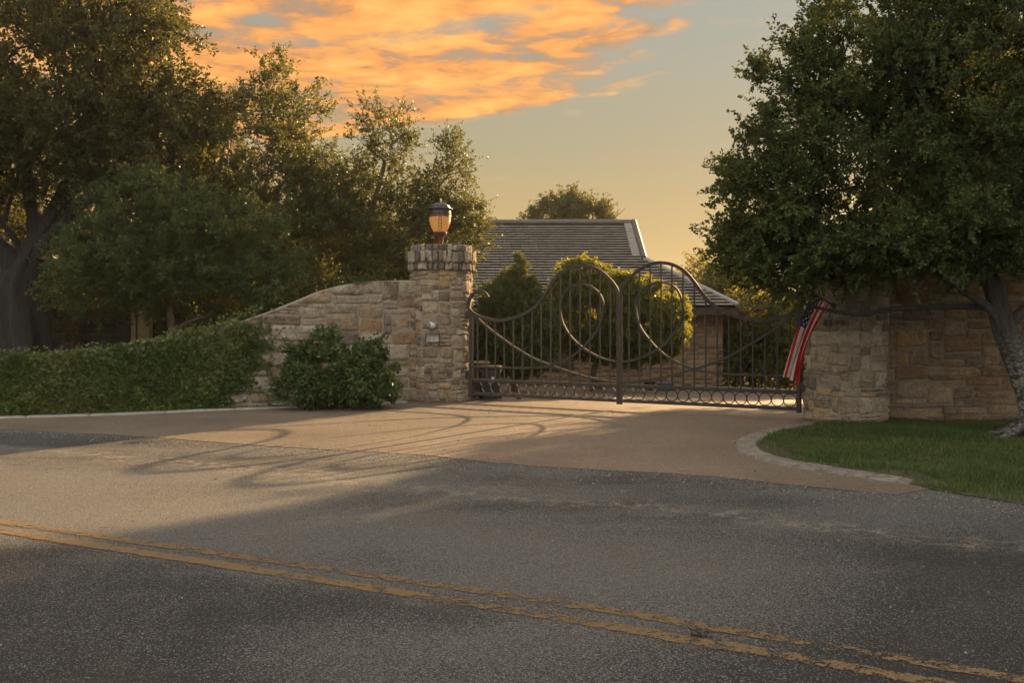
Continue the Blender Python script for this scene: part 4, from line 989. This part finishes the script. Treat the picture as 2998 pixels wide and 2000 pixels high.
# second fork of the oak is grown by the tips; bushy multi-stem tree before it
tree('yaupon_tree', 'rounded dark green multi-stemmed tree behind the ivy-covered wall', 'tree', LT,
     [(-6.35, 18.9, 0, .10), (-6.40, 18.9, .6, .085), (-6.45, 18.9, 1.2, .075), (-6.5, 18.9, 1.8, .06)],
     [(-6.6, 18.8, 3.1, 1.7, 1.4, 1.15), (-7.5, 18.8, 2.55, 1.35, 1.3, .85), (-5.4, 18.9, 2.9, 1.4, 1.3, 1.0), (-8.0, 18.7, 2.15, .8, .9, .6), (-6.7, 18.4, 2.4, 1.5, 1.0, .55), (-5.0, 19.0, 2.15, 1.1, 1.1, .75), (-6.9, 18.9, 3.75, 1.0, 1.0, .55)],
     900, M['leaf_yaupon'], M['bark_brown'], 102, 7, 20, 0.26, 0.055, 0.32, -1.5, 0.15, 0.7, 0.005, 0.3, 3.4)
tree('elm_tree', 'tall loose tree with upright shoots rising behind the rounded tree', 'tree', LT,
     [(-5.25, 21.5, 0, .14), (-5.2, 21.5, 1.0, .12), (-5.15, 21.5, 2.0, .11), (-5.2, 21.5, 3.2, .09), (-5.1, 21.6, 4.4, .07)],
     [(-5.7, 21.5, 4.2, 1.7, 1.5, 1.5), (-5.0, 21.5, 5.6, 1.0, 1.1, 1.3), (-6.6, 21.5, 5.2, 1.3, 1.3, .9), (-4.4, 21.5, 3.2, 1.3, 1.3, 1.2), (-7.2, 21.7, 4.6, 1.3, 1.4, 1.0), (-5.1, 21.5, 6.7, .5, .6, .5), (-6.3, 21.6, 5.9, .8, .9, .6), (-4.0, 21.5, 4.6, .8, .9, .7)],
     760, M['leaf_elm'], M['bark_brown'], 103, 7, 24, 0.38, 0.052, 0.36, -1.5, 0.45, 0.6, 0.006, 0.4, 2.4)
tree('elm_tree', 'open airy tree with slender branches behind the lamp pillar', 'tree', LT,
     [(-3.75, 21.6, 0, .13), (-3.7, 21.6, 1.0, .115), (-3.55, 21.6, 2.0, .10), (-3.3, 21.6, 3.0, .085), (-3.0, 21.6, 4.0, .065), (-2.75, 21.6, 5.0, .045)],
     [(-2.75, 21.6, 5.6, .75, .7, .75, .8), (-2.9, 21.6, 4.5, .9, .8, .8, .7), (-1.35, 21.6, 4.9, .45, .5, .75), (-1.5, 21.6, 3.8, .75, .9, .65), (-2.6, 21.6, 3.1, 1.3, 1.0, .8, 1.3), (-3.9, 21.6, 4.3, .8, .9, .8), (-1.2, 21.5, 3.2, .6, .7, .5), (-2.2, 21.5, 2.5, 1.3, 1.0, .55, 1.3), (-2.0, 21.6, 4.1, .7, .8, .6), (-3.5, 21.6, 3.6, 1.0, .9, .8, 1.1), (-0.95, 21.5, 3.75, .45, .6, .45), (-4.2, 21.7, 4.9, .5, .6, .5)],
     900, M['leaf_elm'], M['bark_brown'], 104, 6, 17, 0.32, 0.050, 0.36, -1.3, 0.3, 0.5, 0.006, 0.4, 2.2, wig=0.035)
for i, (x, y, h_, lab) in enumerate(((-3.6, 20.0, 2.2, 'leafy shrub with golden leaves along the wall top near the lamp pillar'), (-5.6, 20.3, 2.1, 'leafy shrub with golden leaves behind the highest curve of ivy'), (-2.1, 20.6, 2.3, 'leafy shrub directly behind the lamp pillar'))):
    tree('shrub', lab, 'shrub', 'shrubs behind the left stone wall', [(x, y, 0, .05), (x, y, .5, .04), (x, y, 1.0, .03)],
         [(x, y, h_*0.62, 1.15, .8, h_*0.42), (x+.5, y, h_*0.8, .7, .6, h_*0.25)], 170, M['leaf_elm'], M['bark_brown'], 120+i, 6, 15, 0.3, 0.055, 0.34, -2.0, 0.3, 0.6, 0.005, 0.4, 2.2)
for i, (x, y, h_, r_, lab) in enumerate(((-8.2, 25.0, 5.4, 2.0, 'dim leafy tree between the oak and the tall loose tree'), (-13.2, 25, 6.5, 2.9, 'dim tree beyond the oak trunk at the left edge'), (-4.2, 26, 4.6, 1.7, 'dim tree seen through the branches left of the lamp'))):
    tree('broadleaf_tree', lab, 'tree', LT, [(x, y, 0, .16), (x, y, 1.2, .14), (x+.1, y, h_*0.45, .11)],
         [(x, y, h_*0.62, r_, r_, h_*0.34), (x+r_*.4, y, h_*(0.42 if i else 0.56), r_*.8, r_*.8, h_*(0.28 if i else 0.18))] + ([(x-r_*.3, y, h_*0.35, r_*.8, r_*.8, h_*0.22)] if i else []), 320, M['leaf_oak'] if i else M['leaf_elm'], M['bark_dark'], 140+i, 7, 18, 0.5, 0.10, 0.36, -1.3, 0.1, 0.6, 0.007, 0.6, 2.4)

# the big tree at the right
def dead_branch(root, rg, B):
    P = [Vector((6.38, 13.0, 1.66)), Vector((6.0, 13.2, 1.70)), at(2120, 705, 13.4), at(2030, 712, 13.5), at(1985, 722, 13.6), at(1930, 718, 13.65), at(1885, 708, 13.7), at(1853, 700, 13.75), at(1832, 690, 13.8)]
    mb = MB(); Q = spline(P, 4); r_ = np.linspace(0.045, 0.014, len(Q)); mb.tube([Vector(p)-Vector(B) for p in Q], list(r_), 8)
    for (i, dv) in ((22, (-.05, 0, -.18)), (26, (.08, -.05, -.12)), (28, (-.12, 0, .10)), (18, (-.1, -.1, -.1))):
        a = Vector(Q[i])-Vector(B); mb.tube([a, a+Vector(dv)*0.6+Vector((0.01, 0, 0.01)), a+Vector(dv)], [0.009, 0.006, 0.002], 5)
    mb.build('dead_branch', M['bark_lichen'], root, True)
    st = MB()      # second leaning stem and the low forks
    def stem(pts, r0_, r1_): st.tube([Vector(p)-Vector(B) for p in spline(pts, 4)], list(np.linspace(r0_, r1_, (len(pts)-1)*4+1)), 12)
    stem([(6.98, 13.0, 0.05), (7.02, 13.02, .8), (7.05, 13.1, 1.6), (7.3, 13.4, 2.6), (7.6, 13.8, 3.8)], .17, .08)
    stem([(6.42, 12.98, 1.45), (6.15, 12.95, 1.72), (5.8, 13.0, 1.95), (5.2, 13.2, 2.5)], .07, .025)
    stem([(6.5, 12.95, 1.5), (6.75, 12.9, 1.75), (7.0, 12.8, 2.1), (7.6, 12.5, 2.7)], .08, .04)
    for a in (2.5, 3.4, 4.3, 5.2, 0.3):
        stem([(6.86+.10*math.cos(a), 13+.10*math.sin(a), .30), (6.86+.26*math.cos(a), 13+.26*math.sin(a), .11), (6.86+.60*math.cos(a), 13+.60*math.sin(a), -.02)], .10, .03)
    st.build('side_stems', M['bark_lichen'], root, True)
tree('live_oak_tree', 'big dense evergreen tree with a pale lichen-spotted leaning trunk at the right', 'tree', None,
     [(6.88, 13, -0.05, .25), (6.86, 13, .2, .20), (6.77, 13, .5, .172), (6.62, 13, .95, .16), (6.46, 13, 1.35, .148), (6.36, 13, 1.7, .13), (6.24, 13.05, 2.2, .11), (6.1, 13.1, 2.8, .09), (5.95, 13.2, 3.4, .07)],
     [(6.6, 13.4, 4.6, 3.2, 2.3, 2.2), (4.4, 13.3, 3.3, 1.6, 1.5, 1.2), (4.2, 13.4, 4.2, 1.15, 1.4, 1.15), (5.75, 13.4, 5.7, 1.45, 1.7, 1.2), (4.7, 13.3, 5.0, 1.0, 1.2, .8), (4.0, 13.3, 2.5, 1.0, 1.0, .50, 1.3), (6.2, 12.4, 2.75, 1.5, 1.1, .6, 1.3), (7.6, 11.9, 3.1, 1.5, 1.2, .95, 1.2), (8.2, 13.4, 4.6, 2.6, 2.4, 2.4), (7.4, 11.8, 4.6, 1.5, 1.1, 1.3), (5.3, 12.7, 2.5, 1.1, .9, .40, 1.3), (3.7, 13.3, 2.25, .75, .8, .4, 1.5), (5.9, 12.5, 2.38, .9, .6, .22, 1.2), (7.2, 13.6, 7.2, 2.0, 2.0, 1.2, .5), (3.35, 13.3, 3.1, .65, .9, .8, 1.2), (3.2, 13.4, 2.5, .45, .6, .35, 1.4)],
     2100, M['leaf_right'], M['bark_lichen'], 105, 8, 40, 0.33, 0.042, 0.37, -1.55, 0.22, 0.75, 0.006, 0.4, 3.2, gnarl=0.6, extra=dead_branch, wig=0.06)

BT = 'trees behind the house and the right wall'
def bare_twigs(root, rg, B):
    for limb in ([[(3.6, 50, 5.6), (4.6, 50, 6.4), (5.2, 50, 6.75), (5.7, 50, 7.2)], [(4.6, 50, 6.4), (5.2, 50, 6.3), (5.6, 50, 5.9)]], [[(2.0, 50, 5.6), (1.0, 50, 6.3), (0.3, 50, 6.35), (-0.2, 50, 6.5)], [(1.0, 50, 6.3), (0.6, 50, 6.7), (0.3, 50, 7.0)]]):
        mb = MB()
        for q in limb:
            k = 4*(len(q)-1); mb.tube([Vector(p)-Vector(B) for p in spline(q, 4)], [0.05*(1-.85*a/k) for a in range(k+1)], 5)
        mb.build('bare_branch', M['bark_dark'], root, True)
tree('far_tree', 'small dark tree with bare side twigs showing over the roof ridge', 'tree', BT,
     [(2.9, 50, -0.7, .35), (2.9, 50, 2.5, .3), (2.9, 50, 4.6, .24), (2.8, 50, 5.6, .18)],
     [(1.75, 50, 6.7, .42, .8, 1.1), (2.45, 50, 6.9, .40, .8, 1.2), (3.15, 50, 7.0, .38, .8, 1.15), (3.85, 50, 6.8, .38, .8, 1.15), (1.1, 50, 6.2, .4, .8, .8), (4.55, 50, 6.7, .35, .8, 1.05), (2.9, 50, 5.7, 1.8, 1.0, .4, .5)],
     330, M['leaf_elm'], M['bark_dark'], 106, 6, 10, 0.45, 0.14, 0.34, -1.1, 0.6, 0.5, 0.012, 0.6, 2.6,
     extra=bare_twigs)
for i, (x, y, h_, r_, lm, lab) in enumerate((
        (5.2, 37.5, 4.0, 1.25, 'leaf_far', 'golden-green bushy tree just right of the roof hip'),
        (6.6, 36.0, 4.7, 1.5, 'leaf_far', 'taller golden-green tree touching the right tree crown'),
        (7.5, 31.0, 3.2, 1.3, 'leaf_far', 'sunlit bush beyond the court seen through the right gate leaf'),
        (9.0, 30.0, 3.4, 1.4, 'leaf_far', 'leafy bush behind the flag beyond the court'),
        (8.2, 36.0, 4.9, 1.7, 'leaf_far', 'yellow-green tree filling the gap above the right gate leaf'))):
    zg = gz(x, y)
    tree('broadleaf_tree', lab, 'tree', BT, [(x, y, zg, .13), (x, y, zg+.7, .11), (x+.1, y, zg+h_*0.4, .09)],
         [(x, y, zg+h_*0.62, r_, r_, h_*0.36), (x+r_*.4, y-.3, zg+h_*0.4, r_*.9, r_*.8, h_*0.3), (x-r_*.4, y-.2, zg+h_*0.5, r_*.7, r_*.8, h_*0.28)] + ([(x, y-.4, zg+h_*0.2, r_*1.1, r_*.8, h_*0.2, 1.3)] if i in (2, 3) else []), 480, M[lm], M['bark_brown'], 150+i, 6, 12, 0.42, 0.10, 0.34, -1.5, 0.2, 0.6, 0.006, 0.5, 2.6)
for i, (x, y, h_, r_, lab) in enumerate(((11.5, 26.5, 6.6, 2.2, 'tree behind the right stone wall and the flag pillar'), (12.9, 26.2, 9.8, 2.9, 'tall tree beyond the right stone wall'), (17.5, 24.5, 9.5, 2.8, 'tall tree far beyond the right edge of the wall'), (9.6, 19.0, 5.8, 2.1, 'tree close behind the right stone wall'), (12.5, 17.5, 6.5, 2.2, 'tree behind the far end of the right stone wall'))):
    zg = gz(x, y)
    tree('broadleaf_tree', lab, 'tree', BT, [(x, y, zg, .2), (x, y, zg+1.2, .17), (x+.1, y, zg+h_*0.4, .13)],
         [(x, y, zg+h_*0.64, r_, r_, h_*0.34), (x+r_*.3, y-.3, zg+h_*0.4, r_*.9, r_*.8, h_*0.25), (x-r_*.3, y-.2, zg+h_*0.78, r_*.7, r_*.8, h_*0.2)], 330, M['leaf_oak'], M['bark_dark'], 170+i, 6, 12, 0.6, 0.15, 0.36, -1.6, 0.1, 0.6, 0.008, 0.7, 2.6, twigs=False)

# clipped shrubs behind the gate
zs = gz(2.7, 26)
tree('round_shrub', 'large clipped round shrub on bare stems behind the middle of the gate', 'shrub', 'shrubs before the stone house',
     [(2.1, 26, zs, .09), (2.1, 26, zs+.4, .08), (2.2, 26, zs+.9, .06)],
     [(2.3, 26, 1.65, 1.45, 1.1, 1.2), (3.5, 26, 1.55, 1.12, 1.0, 1.05), (1.75, 26, 2.5, .72, .8, .55), (2.75, 26, 2.25, .8, .8, .5), (1.35, 26, 1.6, .55, .6, .9), (3.0, 26, .95, 1.4, 1.0, .55), (1.9, 26, 2.85, .35, .4, .25)],
     1700, M['leaf_shrub'], M['bark_brown'], 107, 7, 13, 0.16, 0.066, 0.34, -3.2, 0.1, 0.9, 0.005, 0.4, 5.0, wig=0.04)
zs = gz(0.1, 24.5)
tree('domed_shrub', 'dark domed shrub with a small tuft on top beside the lamp pillar', 'shrub', 'shrubs before the stone house',
     [(0.05, 24.5, zs, .08), (0.05, 24.5, zs+.5, .07), (0.05, 24.5, 1.0, .05), (0.05, 24.5, 2.0, .03)],
     [(0.05, 24.5, 1.1, 1.05, .9, .95), (0.05, 24.5, 1.85, .78, .7, .62), (0.12, 24.5, 2.4, .42, .4, .30), (0.18, 24.5, 2.85, .13, .15, .24), (-.75, 24.4, .9, .5, .5, .85), (.6, 24.4, 1.4, .45, .5, .6), (-.35, 24.5, 2.2, .35, .4, .25)],
     1100, M['leaf_yaupon'], M['bark_brown'], 108, 7, 13, 0.15, 0.060, 0.34, -3.2, 0.15, 0.9, 0.005, 0.4, 5.0, wig=0.04)
zs = gz(3.9, 27)
# shrub in front of the left wall
tree('pittosporum_shrub', 'glossy green shrub growing against the pale stone wall left of the lamp pillar', 'shrub', None,
     [(-3.05, 17.12, 0, .04), (-3.05, 17.12, .2, .03), (-3.05, 17.1, .45, .02)],
     [(-3.2, 17.05, .62, .66, .48, .50), (-2.55, 17.1, .55, .55, .45, .48), (-3.45, 17.0, .38, .55, .45, .34), (-3.22, 17.1, 1.08, .26, .25, .22), (-3.62, 17.05, .92, .18, .2, .18), (-2.42, 17.15, .98, .22, .2, .16), (-2.5, 17.0, .32, .55, .42, .28)],
     520, M['leaf_box'], M['bark_brown'], 109, 3, 13, 0.13, 0.070, 0.30, -9, 0.35, 0.8, 0.004, 0.2, 4.0, nup=0.4)

def strap_plant(name, label, cat, x, y, lm, seed, n=70, L=0.42, w_=0.016, spread=0.9, z0=0.0, group=None):
    rg = np.random.RandomState(seed); V = []; Fq = []
    for i in range(n):
        a = rg.uniform(0, 2*math.pi); el = rg.uniform(0.25, 1.4); l_ = L*rg.uniform(.5, 1.1); b0 = np.array([rg.normal(0, .05), rg.normal(0, .04), 0]); d = np.array([math.cos(a), math.sin(a), 0]); s = np.array([-d[1], d[0], 0])*w_; bs = len(V)
        for k in range(5):
            f = k/4; p = b0+d*l_*f*math.cos(el)*spread+np.array([0, 0, l_*(math.sin(el)*f-0.35*f*f)]); ww = s*(1-f**2*0.98)*(0.6+f); V += [p-ww, p+ww]
        Fq += [(bs+2*k, bs+2*k+1, bs+2*k+3, bs+2*k+2) for k in range(4)]
    root = empty(name, (x, y, z0)); tag(root, label, cat, group); np_mesh('foliage', V, Fq, lm, root)
    mb = MB(); mb.lathe([(0.05, -0.02), (0.03, 0.05)], 8); mb.build('crown_base', M['bark_dark'], root)
pq = ground(656, 928); strap_plant('purple_plant', 'dark purple strappy plant at the left foot of the glossy shrub', 'plant', pq.x, pq.y-0.02, M['leaf_purple'], 7, 90, 0.34, 0.017, group='dark purple strappy plants')
pq = ground(742, 931); strap_plant('purple_plant', 'dark purple plant tucked under the middle of the glossy shrub', 'plant', pq.x+0.25, pq.y-0.05, M['leaf_purple'], 8, 60, 0.26, 0.017, group='dark purple strappy plants')
strap_plant('weed', 'yellow-green weed sprouting beside the black bin under the gate', 'plant', 0.13, 19.3, M['leaf_weed'], 9, 34, 0.15, 0.010, z0=0.012)

# creeping fig over the left wall
def ivy():
    rg = np.random.RandomState(77); root = empty('climbing_fig', (WO.x, WO.y, 0), math.atan2(WD.y, WD.x)); tag(root, 'thick green climbing fig covering the low left end of the stone wall', 'climber')
    ed = sorted([(wall_pt(u, v)[1], wall_pt(u, v)[0]) for u, v in ((560, 742), (600, 760), (606, 800), (590, 840), (575, 875), (545, 905), (505, 930), (470, 945))])
    ez = [e[0] for e in ed]; es_ = [e[1] for e in ed]
    N = 50000; s = rg.uniform(-5, 5.6, N); tops = np.interp(s, [p[0] for p in tp], [p[1] for p in tp]); h = rg.uniform(0, 1, N)**0.97*(tops+0.10)
    lim_ = np.interp(h, ez, es_) + 0.10*np.sin(h*19)+0.07*np.sin(h*43+1)
    over = s-lim_; keep = (over < 0) | ((rg.uniform(size=N) < 0.06*np.exp(-over*3.0)))
    s, h, tops, over = s[keep], h[keep], tops[keep], over[keep]; n = len(s)
    thick = 0.11*np.clip(-over*2.2, 0.10, 1)*(0.62+0.38*np.sin(s*3.1+h*2.2)*np.sin(h*7+s)+0.25*np.sin(s*9.3+h*5)*np.sin(h*13+s*2)); d = thick*rg.uniform(0.25, 1.0, n)**0.5+0.012
    # a shaggy top
    topz = h > tops-0.06; d = np.where(topz & (rg.uniform(size=n) < .5), -rg.uniform(0, .36, n), d)
    b = np.stack([s, -d, np.minimum(h, tops+0.10)], 1)
    ld = np.stack([rg.normal(0, .6, n), rg.normal(-.45, .3, n), rg.normal(-.35, .55, n)], 1); nn = np.stack([rg.normal(0, .5, n), rg.normal(-.9, .4, n), rg.normal(.55, .5, n)], 1)
    ln = rg.uniform(.042, .082, n); V, F = leaf_quads(b, ld, nn, ln, ln*0.42)
    # sprouts standing up along the crest
    m = 1500; s2 = rg.uniform(-5, 4.6, m); s2 = s2[(np.sin(s2*2.3)+np.sin(s2*5.1+1)+rg.normal(0, .5, m)) > 0.35]; m = len(s2)
    t2 = np.interp(s2, [p[0] for p in tp], [p[1] for p in tp]); b2 = np.stack([s2, rg.uniform(-.12, .2, m), t2+0.05+rg.uniform(0, .14, m)**1.0], 1)
    l2 = rg.uniform(.035, .06, m); V2, F2 = leaf_quads(b2, np.stack([rg.normal(0, .6, m), rg.normal(0, .6, m), rg.normal(.5, .5, m)], 1), rg.normal(size=(m, 3)), l2, l2*.42)
    np_mesh('foliage', np.concatenate([V, V2]), np.concatenate([F, F2+len(V)]), M['leaf_ivy'], root)
    mb = MB(); lv = []; rr = random.Random(5)
    for k in range(46):
        z = rr.uniform(0.12, 1.55); s_ = float(np.interp(z, ez, es_))-0.25; P = [(s_, -.035, z)]; an_ = rr.uniform(-.5, .8)
        for q_ in range(rr.randint(5, 13)):
            an_ += rr.uniform(-.5, .5); s_ += 0.06*math.cos(an_); z += 0.06*math.sin(an_)
            if z > wall_top(s_)-0.03 or z < 0.05: break
            P.append((s_, -.034-rr.uniform(0, .012), z)); lv.append(P[-1])
            if rr.random() < 0.6: lv.append(P[-1])
        if len(P) > 2: mb.tube(P, 0.004, 4)
    mb.build('runners', M['bark_brown'], root)
    lv = np.array(lv); n3 = len(lv); l3 = np.random.RandomState(3).uniform(.028, .05, n3); rg3 = np.random.RandomState(4)
    V3, F3 = leaf_quads(lv, np.stack([rg3.normal(0, .8, n3), rg3.normal(-.2, .2, n3), rg3.normal(-.1, .8, n3)], 1), np.stack([rg3.normal(0, .3, n3), -np.ones(n3), rg3.normal(.3, .3, n3)], 1), l3, l3*.42)
    np_mesh('runner_leaves', V3, F3, M['leaf_ivy'], root)
ivy()

# ------------------------------------------------------------------ grass
def in_poly(px_, py_, P):
    c = np.zeros(len(px_), bool); j = len(P)-1
    for i in range(len(P)):
        xi, yi, xj, yj = P[i][0], P[i][1], P[j][0], P[j][1]
        c ^= ((yi > py_) != (yj > py_)) & (px_ < (xj-xi)*(py_-yi)/(yj-yi+1e-12)+xi); j = i
    return c
def grass(name, P, n, hmin, hmax, seed, box, bare=None):
    rg = np.random.RandomState(seed); x = rg.uniform(box[0], box[1], n); y = rg.uniform(box[2], box[3], n); k = in_poly(x, y, P)
    if bare is not None: k &= bare(x, y, rg)
    x, y = x[k], y[k]; n = len(x); a = rg.uniform(0, 2*math.pi, n); h = rg.uniform(hmin, hmax, n)*(0.8+0.35*np.sin(x*3.1)*np.sin(y*2.7+1)); w_ = rg.uniform(.0022, .0042, n); ln = rg.uniform(0.1, 0.8, n)*h
    b = np.stack([x, y, np.full(n, .004)], 1); s = np.stack([np.cos(a)*w_, np.sin(a)*w_, np.zeros(n)], 1); a2 = rg.uniform(0, 2*math.pi, n)
    t = b+np.stack([np.cos(a2)*ln, np.sin(a2)*ln, h], 1); m_ = b+np.stack([np.cos(a2)*ln*.3, np.sin(a2)*ln*.3, h*.6], 1)
    V = np.stack([b-s, b+s, m_+s*.8, t, m_-s*.8], 1).reshape(-1, 3); i = np.arange(n)[:, None]*5
    F = np.concatenate([i+np.array([[0, 1, 2, 4]]), i+np.array([[4, 2, 3, 3]])]); F1 = i+np.array([[0, 1, 2, 4]])
    Ft = np.concatenate([i+np.array([[0, 1, 2]]), i+np.array([[0, 2, 4]]), i+np.array([[4, 2, 3]])])
    o = np_mesh(name, V, Ft, M['grass']); tag(o, kind='stuff'); return o
ek = np.array([(p.x, p.y) for p in kerb_in[22:]])
def bare_right(x, y, rg):
    d = np.min(np.hypot(x[:, None]-ek[None, :, 0], y[:, None]-ek[None, :, 1]), 1)
    edge_ = (d > 0.34+0.18*np.sin(x*5)+0.1*np.sin(y*11)) | (rg.uniform(size=len(x)) < 0.18) | (x > 4.0)
    tr_ = np.hypot(x-6.7, y-12.9); t_ok = (tr_ > 0.75) | (rg.uniform(size=len(x)) < tr_*0.5)
    wl = (y < 14.35+0.12*np.sin(x*3)) | (x < 5.9) | (rg.uniform(size=len(x)) < .15)
    pt = (np.sin(x*2.3+1)+np.sin(y*2.9)+np.sin(x*5.1+y*3.3) > -1.55) | (rg.uniform(size=len(x)) < .3)
    return edge_ & t_ok & wl & pt
o = grass('lawn_grass', lawn, 230000, 0.03, 0.085, 3, (2.6, 10, 6.5, 15), bare_right); tag(o, 'mown green grass of the lawn at the right', 'grass')
o = grass('verge_grass', bed, 60000, 0.03, 0.09, 4, (-13, -2.0, 12, 18.4), lambda x, y, rg: ((y-15.58-(x+8)*0.4817) < 0.02) & ((x < -3.6) | (rg.uniform(size=len(x)) < .3))); tag(o, 'thin grass strip at the foot of the left wall', 'grass')

# ------------------------------------------------------------------ fallen leaves on the lawn and drive: nothing to count, one mass
rg = np.random.RandomState(12); n = 260
xx = np.concatenate([rg.normal(6.2, .8, 130), rg.uniform(-6, 5, 130)]); yy = np.concatenate([rg.normal(12.3, .5, 130), rg.uniform(9, 17, 130)])
kk = in_poly(xx, yy, lawn) | in_poly(xx, yy, drive); xx, yy = xx[kk], yy[kk]; n = len(xx)
V, F = leaf_quads(np.stack([xx, yy, np.full(n, .03)], 1), np.stack([rg.normal(size=n), rg.normal(size=n), rg.normal(0, .12, n)], 1), np.stack([rg.normal(0, .2, n), rg.normal(0, .2, n), np.ones(n)], 1), rg.uniform(.02, .05, n), rg.uniform(.007, .014, n))
o = np_mesh('fallen_leaves', V, F, leaf_mat('dry_leaf', [(0.08, 0.05, 0.03), (0.16, 0.09, 0.04), (0.22, 0.12, 0.05)], (0.2, 0.1, 0.03), 0.1)); tag(o, 'scattered dry fallen leaves on the lawn and driveway', 'leaves', kind='stuff')

# ------------------------------------------------------------------ loose grit along the edges of the road, a clump of dry leaves on the line
rg = np.random.RandomState(31); n = 5200
edge_pts = [(p.x, p.y) for p in joint[2:]] + [(tip.x, tip.y)] + [(p.x, p.y) for p in verge[:4]]
ed_ = np.array(edge_pts); sg = np.linalg.norm(np.diff(ed_, axis=0), axis=1); cu_ = np.concatenate([[0], np.cumsum(sg)])
dd = rg.uniform(0, cu_[-1], n); xx = np.interp(dd, cu_, ed_[:, 0]); yy = np.interp(dd, cu_, ed_[:, 1])
off = -np.abs(rg.normal(0, .38, n)); xx = xx+off*0.47+rg.normal(0, .1, n); yy = yy+off*0.88+rg.normal(0, .1, n)
m2_ = 1500; xx = np.concatenate([xx, rg.uniform(-6, 5, m2_)]); yy = np.concatenate([yy, rg.uniform(4, 17, m2_)])
kk = in_poly(xx, yy, road_pts) | in_poly(xx, yy, drive); xx, yy = xx[kk], yy[kk]; n = len(xx)
sz = rg.uniform(.003, .009, n)*np.where(rg.uniform(size=n) < .04, 1.7, 1); c = np.stack([xx, yy, np.full(n, .004)], 1)
an = rg.uniform(0, 6.28, n); V = []
for k in range(3):
    a = an+k*2.094+rg.normal(0, .2, n); V.append(c+np.stack([np.cos(a)*sz, np.sin(a)*sz, np.zeros(n)], 1))
V.append(c+np.stack([rg.normal(0, .3, n)*sz, rg.normal(0, .3, n)*sz, sz*1.1], 1))
V = np.stack(V, 1).reshape(-1, 3); i_ = np.arange(n)[:, None]*4
F = np.concatenate([i_+np.array([[0, 1, 3]]), i_+np.array([[1, 2, 3]]), i_+np.array([[2, 0, 3]])])
gm, t, b = mat('grit'); t.put(b.inputs['Base Color'], t.ramp(geo(t, 'Random Per Island'), [(0.0, (0.05, 0.045, 0.04)), (0.3, (0.13, 0.115, 0.095)), (0.7, (0.19, 0.17, 0.145)), (1.0, (0.29, 0.265, 0.23))])); b.inputs['Roughness'].default_value = 0.8
o = np_mesh('grit', V, F, gm); tag(o, 'loose grit scattered along the road edge', 'grit', kind='stuff')
cp = ground(1604, 1463); n = 46; rg = np.random.RandomState(8)
V, F = leaf_quads(np.stack([rg.normal(0, .022, n), rg.normal(0, .016, n), rg.uniform(.004, .026, n)], 1), rg.normal(size=(n, 3))*np.array([1, 1, .5]), rg.normal(size=(n, 3)), rg.uniform(.02, .05, n), rg.uniform(.002, .009, n))
clump = np_mesh('leaf_clump', V, F, leaf_mat('withered_leaf', [(0.03, 0.025, 0.022), (0.07, 0.058, 0.048), (0.11, 0.09, 0.07)], (0.1, 0.07, 0.04), 0.1)); clump.location = (cp.x, cp.y, 0.004)
tag(clump, 'small withered clump of leaves lying on the yellow centre line', 'leaf clump')

# ------------------------------------------------------------------ the evening haze
hz_ = bpy.data.materials.new('haze'); hz_.use_nodes = True; t = NT(hz_.node_tree); t.n.clear()
pv_ = t.new('ShaderNodeVolumePrincipled'); pv_.inputs['Color'].default_value = (0.95, 0.92, 0.86, 1); pv_.inputs['Density'].default_value = 0.00035; pv_.inputs['Anisotropy'].default_value = 0.35
ho = t.new('ShaderNodeOutputMaterial'); t.link(pv_.outputs[0], ho.inputs['Volume'])
mb = MB(); mb.box((0, 400, 5.0), (2400, 2000, 18.0)); o = mb.build('haze', hz_); tag(o, 'thin golden evening haze in the air', 'haze', kind='stuff')
